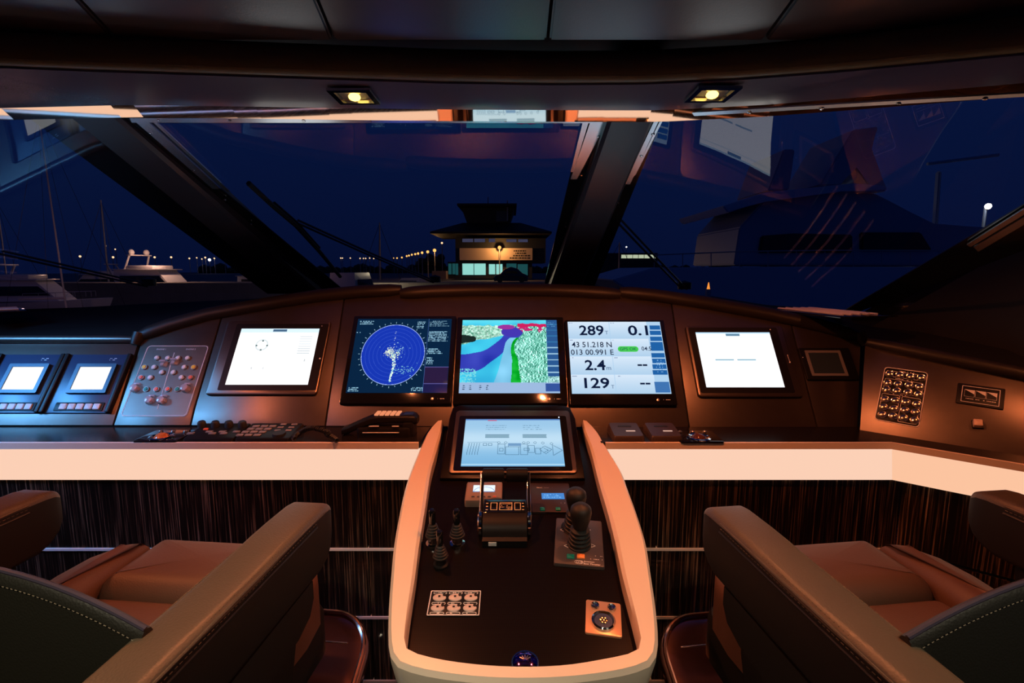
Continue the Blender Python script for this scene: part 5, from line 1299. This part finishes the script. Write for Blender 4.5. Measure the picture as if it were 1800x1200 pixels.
for k, (x, y, r) in enumerate(((141, 450.5, 1.9), (199, 452, 1.9), (272, 452, 1.8), (301, 452, 1.8), (333, 454, 1.5), (346, 453, 1.2), (355, 455, 1.2), (361, 452.5, 1.6), (377, 454, 1.4), (395, 453.5, 1.5), (425, 453.5, 1.7))): lamp(x, y, 280, 'warm', ORD[k] + ' warm shore lamp from the left behind the boats in the left pane', g3, r)
lamp(368.5, 456.5, 279, 'white', 'brighter white lamp among the far shore lamps at left', None, 2.3)
for x, y, ww in ((186, 432, 'higher'), (203, 438, 'lower')): lamp(x, y, 150, 'warm', ww + ' of two tall pole lamps right of the leaning mast', 'tall pole lamps at left', 1.2)
lamp(1067, 434, 260, 'white', 'small white lamp right of the right mullion, above the quay shed', None, 1.2); lamp(1101, 434, 260, 'white', 'second small white lamp above the lit quay shed', None, 1.1)
lamp(1733, 363, 21, 'white', 'very bright white floodlight over the large yacht', None, 5.0, base=-2.9)
for o in COL.objects:
    if o.name.startswith('pole') and o.parent and 'floodlight' in o.parent['label']: o.data.materials[0] = M_['rubber']
LAMPS['white'].node_tree.nodes['Emission'].inputs[1].default_value = 9
# point lights, some at the nearest lamps
def plight(name, p, c, w, r=.1):
    l = bpy.data.lights.new(name, 'POINT'); l.color = c; l.energy = w; l.shadow_soft_size = r; o = bpy.data.objects.new(name, l); COL.objects.link(o); o.location = p
plight('harbour_light', pt(878, 435, 107.4), (1, .45, .12), 1400); plight('harbour_light', pt(764, 440, 121), (1, .5, .15), 400); plight('floodlight_light', pt(1733, 345, 20.6), (.6, .72, 1), 400)
plight('harbour_light', pt(270, 440, 60), (1, .55, .35), 900, .3); plight('harbour_light', pt(60, 440, 34), (1, .45, .4), 260, .3); plight('harbour_light', pt(668, 478, 55), (1, .8, .5), 500, .3)  # point lights by the moored boats, no lamp modelled there
# far shed with lit windows
bm = NB(); t = thing('quay_shed', 'low quay shed with a strip of lit windows, right of the mullion', 'building', T(pt(1105, 462, 180)))
box(bm, -9, 10, 0, 8, -4, 3.4); obj('wall', bm, EX['dark'], t)
for k in range(6): bm = NB(); a = -2.6 + 2 * k; box(bm, a, a + 1.8, -.1, .1, 1.6, 2.8); obj('window', bm, emis('cream_window', s2l(215, 225, 190), .8), t)
# motor yachts
def boat(root, L_, B_, H_, cab=(.15, .72), fly=True, domes=True, mats=('hull', 'tint')):
    hull = EX[mats[0]]
    rings = []
    for k in range(15):
        u = k / 14; x = -L_ / 2 + L_ * u; w_ = B_ / 2 * (1 - max(0, (u - .55) / .45) ** 2.2) if u < 1 else .02; w_ = max(.02, w_); sh = H_ * (1 + .25 * u * u)
        rings.append([Vector((x - .0 + L_ * .04 * (1 if u > .9 else 0), -w_, sh)), Vector((x, -w_ * .86, sh * .45)), Vector((x - L_ * .04 * u, -w_ * .45, 0)), Vector((x - L_ * .04 * u, w_ * .45, 0)), Vector((x, w_ * .86, sh * .45)), Vector((x, w_, sh))])
    bm = NB(); addloop(bm, rings); obj('hull', bm, hull, root, ang=30)
    x0, x1 = -L_ / 2 + L_ * cab[0], -L_ / 2 + L_ * cab[1]; w_ = B_ * .40; h1 = H_ * 1.1; h2 = h1 + 1.9 * H_ / 1.6
    def cabrg(s, x1_): return [Vector((x0, s * w_, h1)), Vector((x1_, s * w_ * .8, h1)), Vector((x1_ - (x1 - x0) * .28, s * w_ * .75, h2)), Vector((x0 + .1, s * w_ * .92, h2))]
    bm = NB(); addloop(bm, [cabrg(-1, x1), cabrg(1, x1)]); obj('cabin', bm, hull, root, smooth=False)
    for s in (-1, 1):
        dz = h2 - h1; P = [Vector((x0 + .12 * (x1 - x0), s * (w_ + .02), h1 + dz * .28)), Vector((x1 - .10 * (x1 - x0), s * (w_ * .82 + .05), h1 + dz * .28)), Vector((x1 - .24 * (x1 - x0), s * (w_ * .80 + .05), h1 + dz * .72)), Vector((x0 + .12 * (x1 - x0), s * (w_ * .97 + .02), h1 + dz * .72))]
        bm = NB(); addloop(bm, [P, [p + Vector((0, -s * .06, 0)) for p in P]]); obj('cabin_window', bm, EX[mats[1]], root, smooth=False)
    if fly:
        bm = NB(); box(bm, x0 - .3, x0 + (x1 - x0) * .78, -w_ * .98, w_ * .98, h2, h2 + .12, .04); box(bm, x0 + (x1 - x0) * .2, x0 + (x1 - x0) * .66, -w_ * .8, w_ * .8, h2 + .12, h2 + .55, .1); obj('flybridge', bm, hull, root)
        xa = x0 + (x1 - x0) * .22; ht = 1.35 * H_ / 1.6; bm = NB()
        for s in (-1, 1): tube(bm, [(xa - .4, s * w_ * .8, h2), (xa + .35, s * w_ * .72, h2 + ht)], .11, 6)
        box(bm, xa + .0, xa + .7, -w_ * .78, w_ * .78, h2 + ht, h2 + ht + .14, .05); obj('radar_arch', bm, hull, root)
        if domes:
            for s in (-.55, .55): bm = NB(); ball(bm, (xa + .35, s * w_, h2 + ht + .42), .34, sz=1.1, n=12); obj('satellite_dome', bm, hull, root)
    bm = NB(); 
    for s in (-1, 1):
        P = [(L_ * f, s * B_ / 2 * .9 * (1 - max(0, (f + .05) / .5) ** 2), H_ * (1.2 + .25 * (f + .5)) + .35) for f in (.0, .1, .2, .3, .4)]; tube(bm, P, .025, 5)
        for p_ in P: tube(bm, [p_, (p_[0], p_[1], p_[2] - .5)], .02, 4)
    obj('bow_rail', bm, EX['mast'], root)
def place_boat(px, py, Yb, L_, B_, H_, rz, label, grp='boats moored across the basin', **k):
    p = pt(px, py, Yb); r = thing('motor_yacht', label, 'boat', T((p.x, p.y, WATER - .15)) @ RZ(rz), grp); boat(r, L_, B_, H_, **k); return r
place_boat(282, 470, 62, 15, 4.4, 2.0, -14, 'pale motor yacht with two domes on its arch, at left behind the wiper arm')
place_boat(165, 480, 74, 12, 3.8, 1.7, 190, 'low motor yacht moored just left of the twin dome yacht', domes=False)
place_boat(60, 480, 48, 12, 3.8, 1.6, 8, 'dark motor yacht at the far left edge of the windscreen', domes=False)
place_boat(628, 480, 52, 9, 3.4, 1.9, 80, 'motor yacht seen stern on, just right of the left mullion', fly=False)
place_boat(455, 478, 95, 10, 3.2, 1.5, 20, 'small pale motor yacht beside the foot of the left mullion', domes=False)
place_boat(1095, 492, 60, 12, 3.0, 1.3, 4, 'long low open boat right of the right mullion', fly=False, cab=(.3, .55))
place_boat(715, 478, 90, 9, 3.0, 1.4, 160, 'small motor yacht below the row of amber lamps', domes=False, fly=False)
# sailing boats: hull + mast + rigging
def sail(px0, py0, px1, py1, Ys, label):
    p = pt(px0, py0, Ys); top = pt(px1, py1, Ys); r = thing('sailing_boat', label, 'boat', T((p.x, p.y, WATER - .1)), 'sailing boats moored across the basin')
    rings = []
    for k in range(11):
        u = k / 10; w_ = max(.03, 1.7 * math.sin(PI * (.15 + .85 * (1 - u)) * .62)); w_ = w_ if u < 1 else .03; x = -5 + 10 * u
        rings.append([Vector((x, -w_, 1.3)), Vector((x, -w_ * .7, .3)), Vector((x, w_ * .7, .3)), Vector((x, w_, 1.3))])
    bm = NB(); addloop(bm, rings); obj('hull', bm, EX['hull'], r)
    d = Vector((top.x - p.x, 0, top.z - WATER)); bm = NB(); cyl(bm, (0, 0, 1.2), d, .0016 * Ys, .0011 * Ys, n=8); cyl(bm, (0, 0, 2.4), (-3.6, 0, 2.3), .10, n=8); obj('mast', bm, EX['mast'], r)
    bm = NB()
    for e in ((4.8, 0, 1.3), (-4.8, 0, 1.3), (0, 1.6, 1.3), (0, -1.6, 1.3)): tube(bm, [e, d * .98], .0004 * Ys, 4)
    obj('rigging', bm, M_['black'], r)
sail(108, 470, 66, 190, 40, 'sailing boat with a tall leaning mast crossing the left pane')
sail(187, 460, 177, 350, 70, 'sailing boat with a thinner mast behind the first mast')
sail(667, 470, 667, 390, 110, 'sailing boat with a thin mast under the left wiper arm')
sail(1088, 470, 1089, 425, 110, 'sailing boat with a short mast right of the right mullion')
sail(10, 480, -6, 350, 55, 'sailing boat at the extreme left edge of the windscreen')
# hedge and trees behind the basin
bm = NB(); rg_ = random.Random(11)
for k in range(150):
    x = -190 + k * 2.6; ball(bm, (x, 320 + rg_.uniform(-6, 6), QZ + rg_.uniform(0, 2.2)), rg_.uniform(2.2, 4.2), n=8)
tag(obj('tree_line', bm, EX['leaf']), 'dark line of trees along the far shore', 'trees'); bpy.data.objects['tree_line']['kind'] = 'stuff'
bm = NB()
for k in range(26): ball(bm, (rg_.uniform(-3, 4), rg_.uniform(-2, 2), rg_.uniform(.5, 4)), rg_.uniform(.7, 1.5), n=8)
for x in (-1.5, 2): cyl(bm, (x, 0, -1), (x, 0, 2), .25, n=6)
o = obj('tree', bm, EX['leaf']); tag(o, 'dark bushy tree between the amber lamps and the harbour office', 'tree'); o.location = pt(752, 478, 147)
# the large yacht alongside to starboard
p = pt(1330, 465, 13.5); r = thing('large_yacht', 'large pale yacht moored alongside, filling the right pane', 'boat', T((9.5, 17.5, WATER)) @ RZ(0))
def rel(px, py, Yk): v = pt(px, py, Yk); return v - Vector((9.5, 17.5, WATER))
def slab(nm, pts, Yf, Yb, m, par=r, sm=False):
    bm = NB(); F = [rel(x, y, Yf) for x, y in pts]; k = Yb - Yf; Bk = [v + Vector((0, k, 0)) for v in F]; addloop(bm, [F, Bk]); bmesh.ops.bevel(bm, geom=list(bm.edges), offset=.04, segments=2, affect='EDGES'); return obj(nm, bm, m, par, smooth=sm)
EX['yh'] = mat('bluish_white_topsides', (.55, .56, .66), .35); EX['yd'] = mat('grey_superstructure', (.32, .34, .42), .4)
slab('hull', [(1075, 492), (1150, 470), (1420, 468), (1700, 470), (1900, 475), (1900, 560), (1500, 560), (1250, 520), (1110, 515)], 15, 20, EX['yh'])
slab('deckhouse', [(1290, 466), (1300, 400), (1345, 350), (1480, 335), (1540, 340), (1640, 395), (1760, 400), (1760, 468)], 15.8, 19.4, EX['yd'])
slab('deck_overhang', [(1270, 362), (1345, 338), (1500, 322), (1560, 326), (1560, 336), (1480, 336), (1345, 352), (1280, 374)], 15.5, 19.6, EX['yh'])
slab('side_window', [(1335, 444), (1340, 414), (1395, 410), (1500, 412), (1500, 444)], 15.68, 15.9, EX['tint'])
slab('side_window', [(1515, 440), (1515, 408), (1620, 408), (1640, 440)], 15.68, 15.9, EX['tint'])
slab('flybridge_screen', [(1350, 336), (1378, 262), (1398, 262), (1388, 334)], 16.5, 18.8, EX['yd'])
slab('radar_arch', [(1440, 326), (1500, 228), (1545, 222), (1530, 262), (1560, 330), (1530, 330), (1506, 290), (1478, 326)], 16.5, 18.8, EX['yd'])
slab('mast_pole', [(1645, 395), (1652, 300), (1657, 300), (1651, 395)], 16.9, 17.1, EX['yd'])
bm = NB(); c = rel(1490, 286, 17.2); ball(bm, c, .62, sz=1.1, n=20); obj('satellite_dome', bm, EX['yd'], r)
bm = NB(); a, b2 = rel(1630, 288, 16.8), rel(1755, 272, 16.8); tube(bm, [a, b2], .05, 8); obj('radar_scanner', bm, EX['yd'], r)
bm = NB(); P = [rel(x, y, 15.05) for x, y in ((1150, 448), (1300, 442), (1450, 440), (1620, 440), (1800, 442))]; tube(bm, P, .02, 6)
for k in range(14): f = k / 13; x = 1150 + 650 * f; tube(bm, [rel(x, 448 - 6 * min(1, f * 3), 15.05), rel(x, 470, 15.05)], .014, 4)
obj('guard_rail', bm, EX['mast'], r)
# added small glowing cone in place of an orange lamp reflection on water
t = thing('reflection_cone', 'small orange cone standing in for a lamp reflection near the right corner of the dash', 'lamp_reflection', T(pt(1245, 510, 9)))
bm = NB(); lathe(bm, [(.028, 0), (.028, .02), (.008, .13), (.0001, .14)], 14); obj('cone', bm, emis('orange_glow', s2l(255, 150, 60), 1.2), t)
bm = NB(); cyl(bm, (0, 0, -3), (0, 0, .02), .05, n=8); obj('pole', bm, EX['mast'], t)

# wipers outside the glass
def wiper(k, arm, blade, label, off=-.035):
    A_ = [onG(k, x, y, off) for x, y in arm]; t = thing('windscreen_wiper', label, 'wiper', T(A_[-1]), 'windscreen wipers'); o = A_[-1]
    d = (A_[0] - A_[-1]).normalized(); s = d.cross(gpl(k)[1]).normalized() * .012
    for sg in (-1, 1): bm = NB(); tube(bm, [p - o + s * sg for p in A_], .0045, 6); obj('arm_rod', bm, M_['greyplastic'], t)
    bm = NB(); lathe(bm, [(.03, 0), (.03, .03), (.0001, .04)], 16); obj('pivot', bm, M_['black'], t)
    if blade:
        B_ = [onG(k, x, y, off * .5) - o for x, y in blade]; bm = NB(); tube(bm, B_, .009, 6); bl = obj('blade', bm, M_['rubber'], t); bm = NB(); tube(bm, [p + Vector((0, .01, .012)) for p in B_[1:-1] or B_], .006, 6); obj('blade_bracket', bm, M_['black'], bl)
    return t
wiper('C', [(520, 388), (640, 442), (765, 496)], [(437, 322), (480, 362), (520, 396), (560, 440), (598, 486)], 'double rod wiper arm reaching down right in the centre pane')
wiper('R', [(1088, 388), (1145, 448), (1203, 508)], None, 'double rod wiper arm just right of the right mullion')
wiper('L', [(0, 443), (120, 470), (262, 502)], None, 'double rod wiper arm low in the left pane')
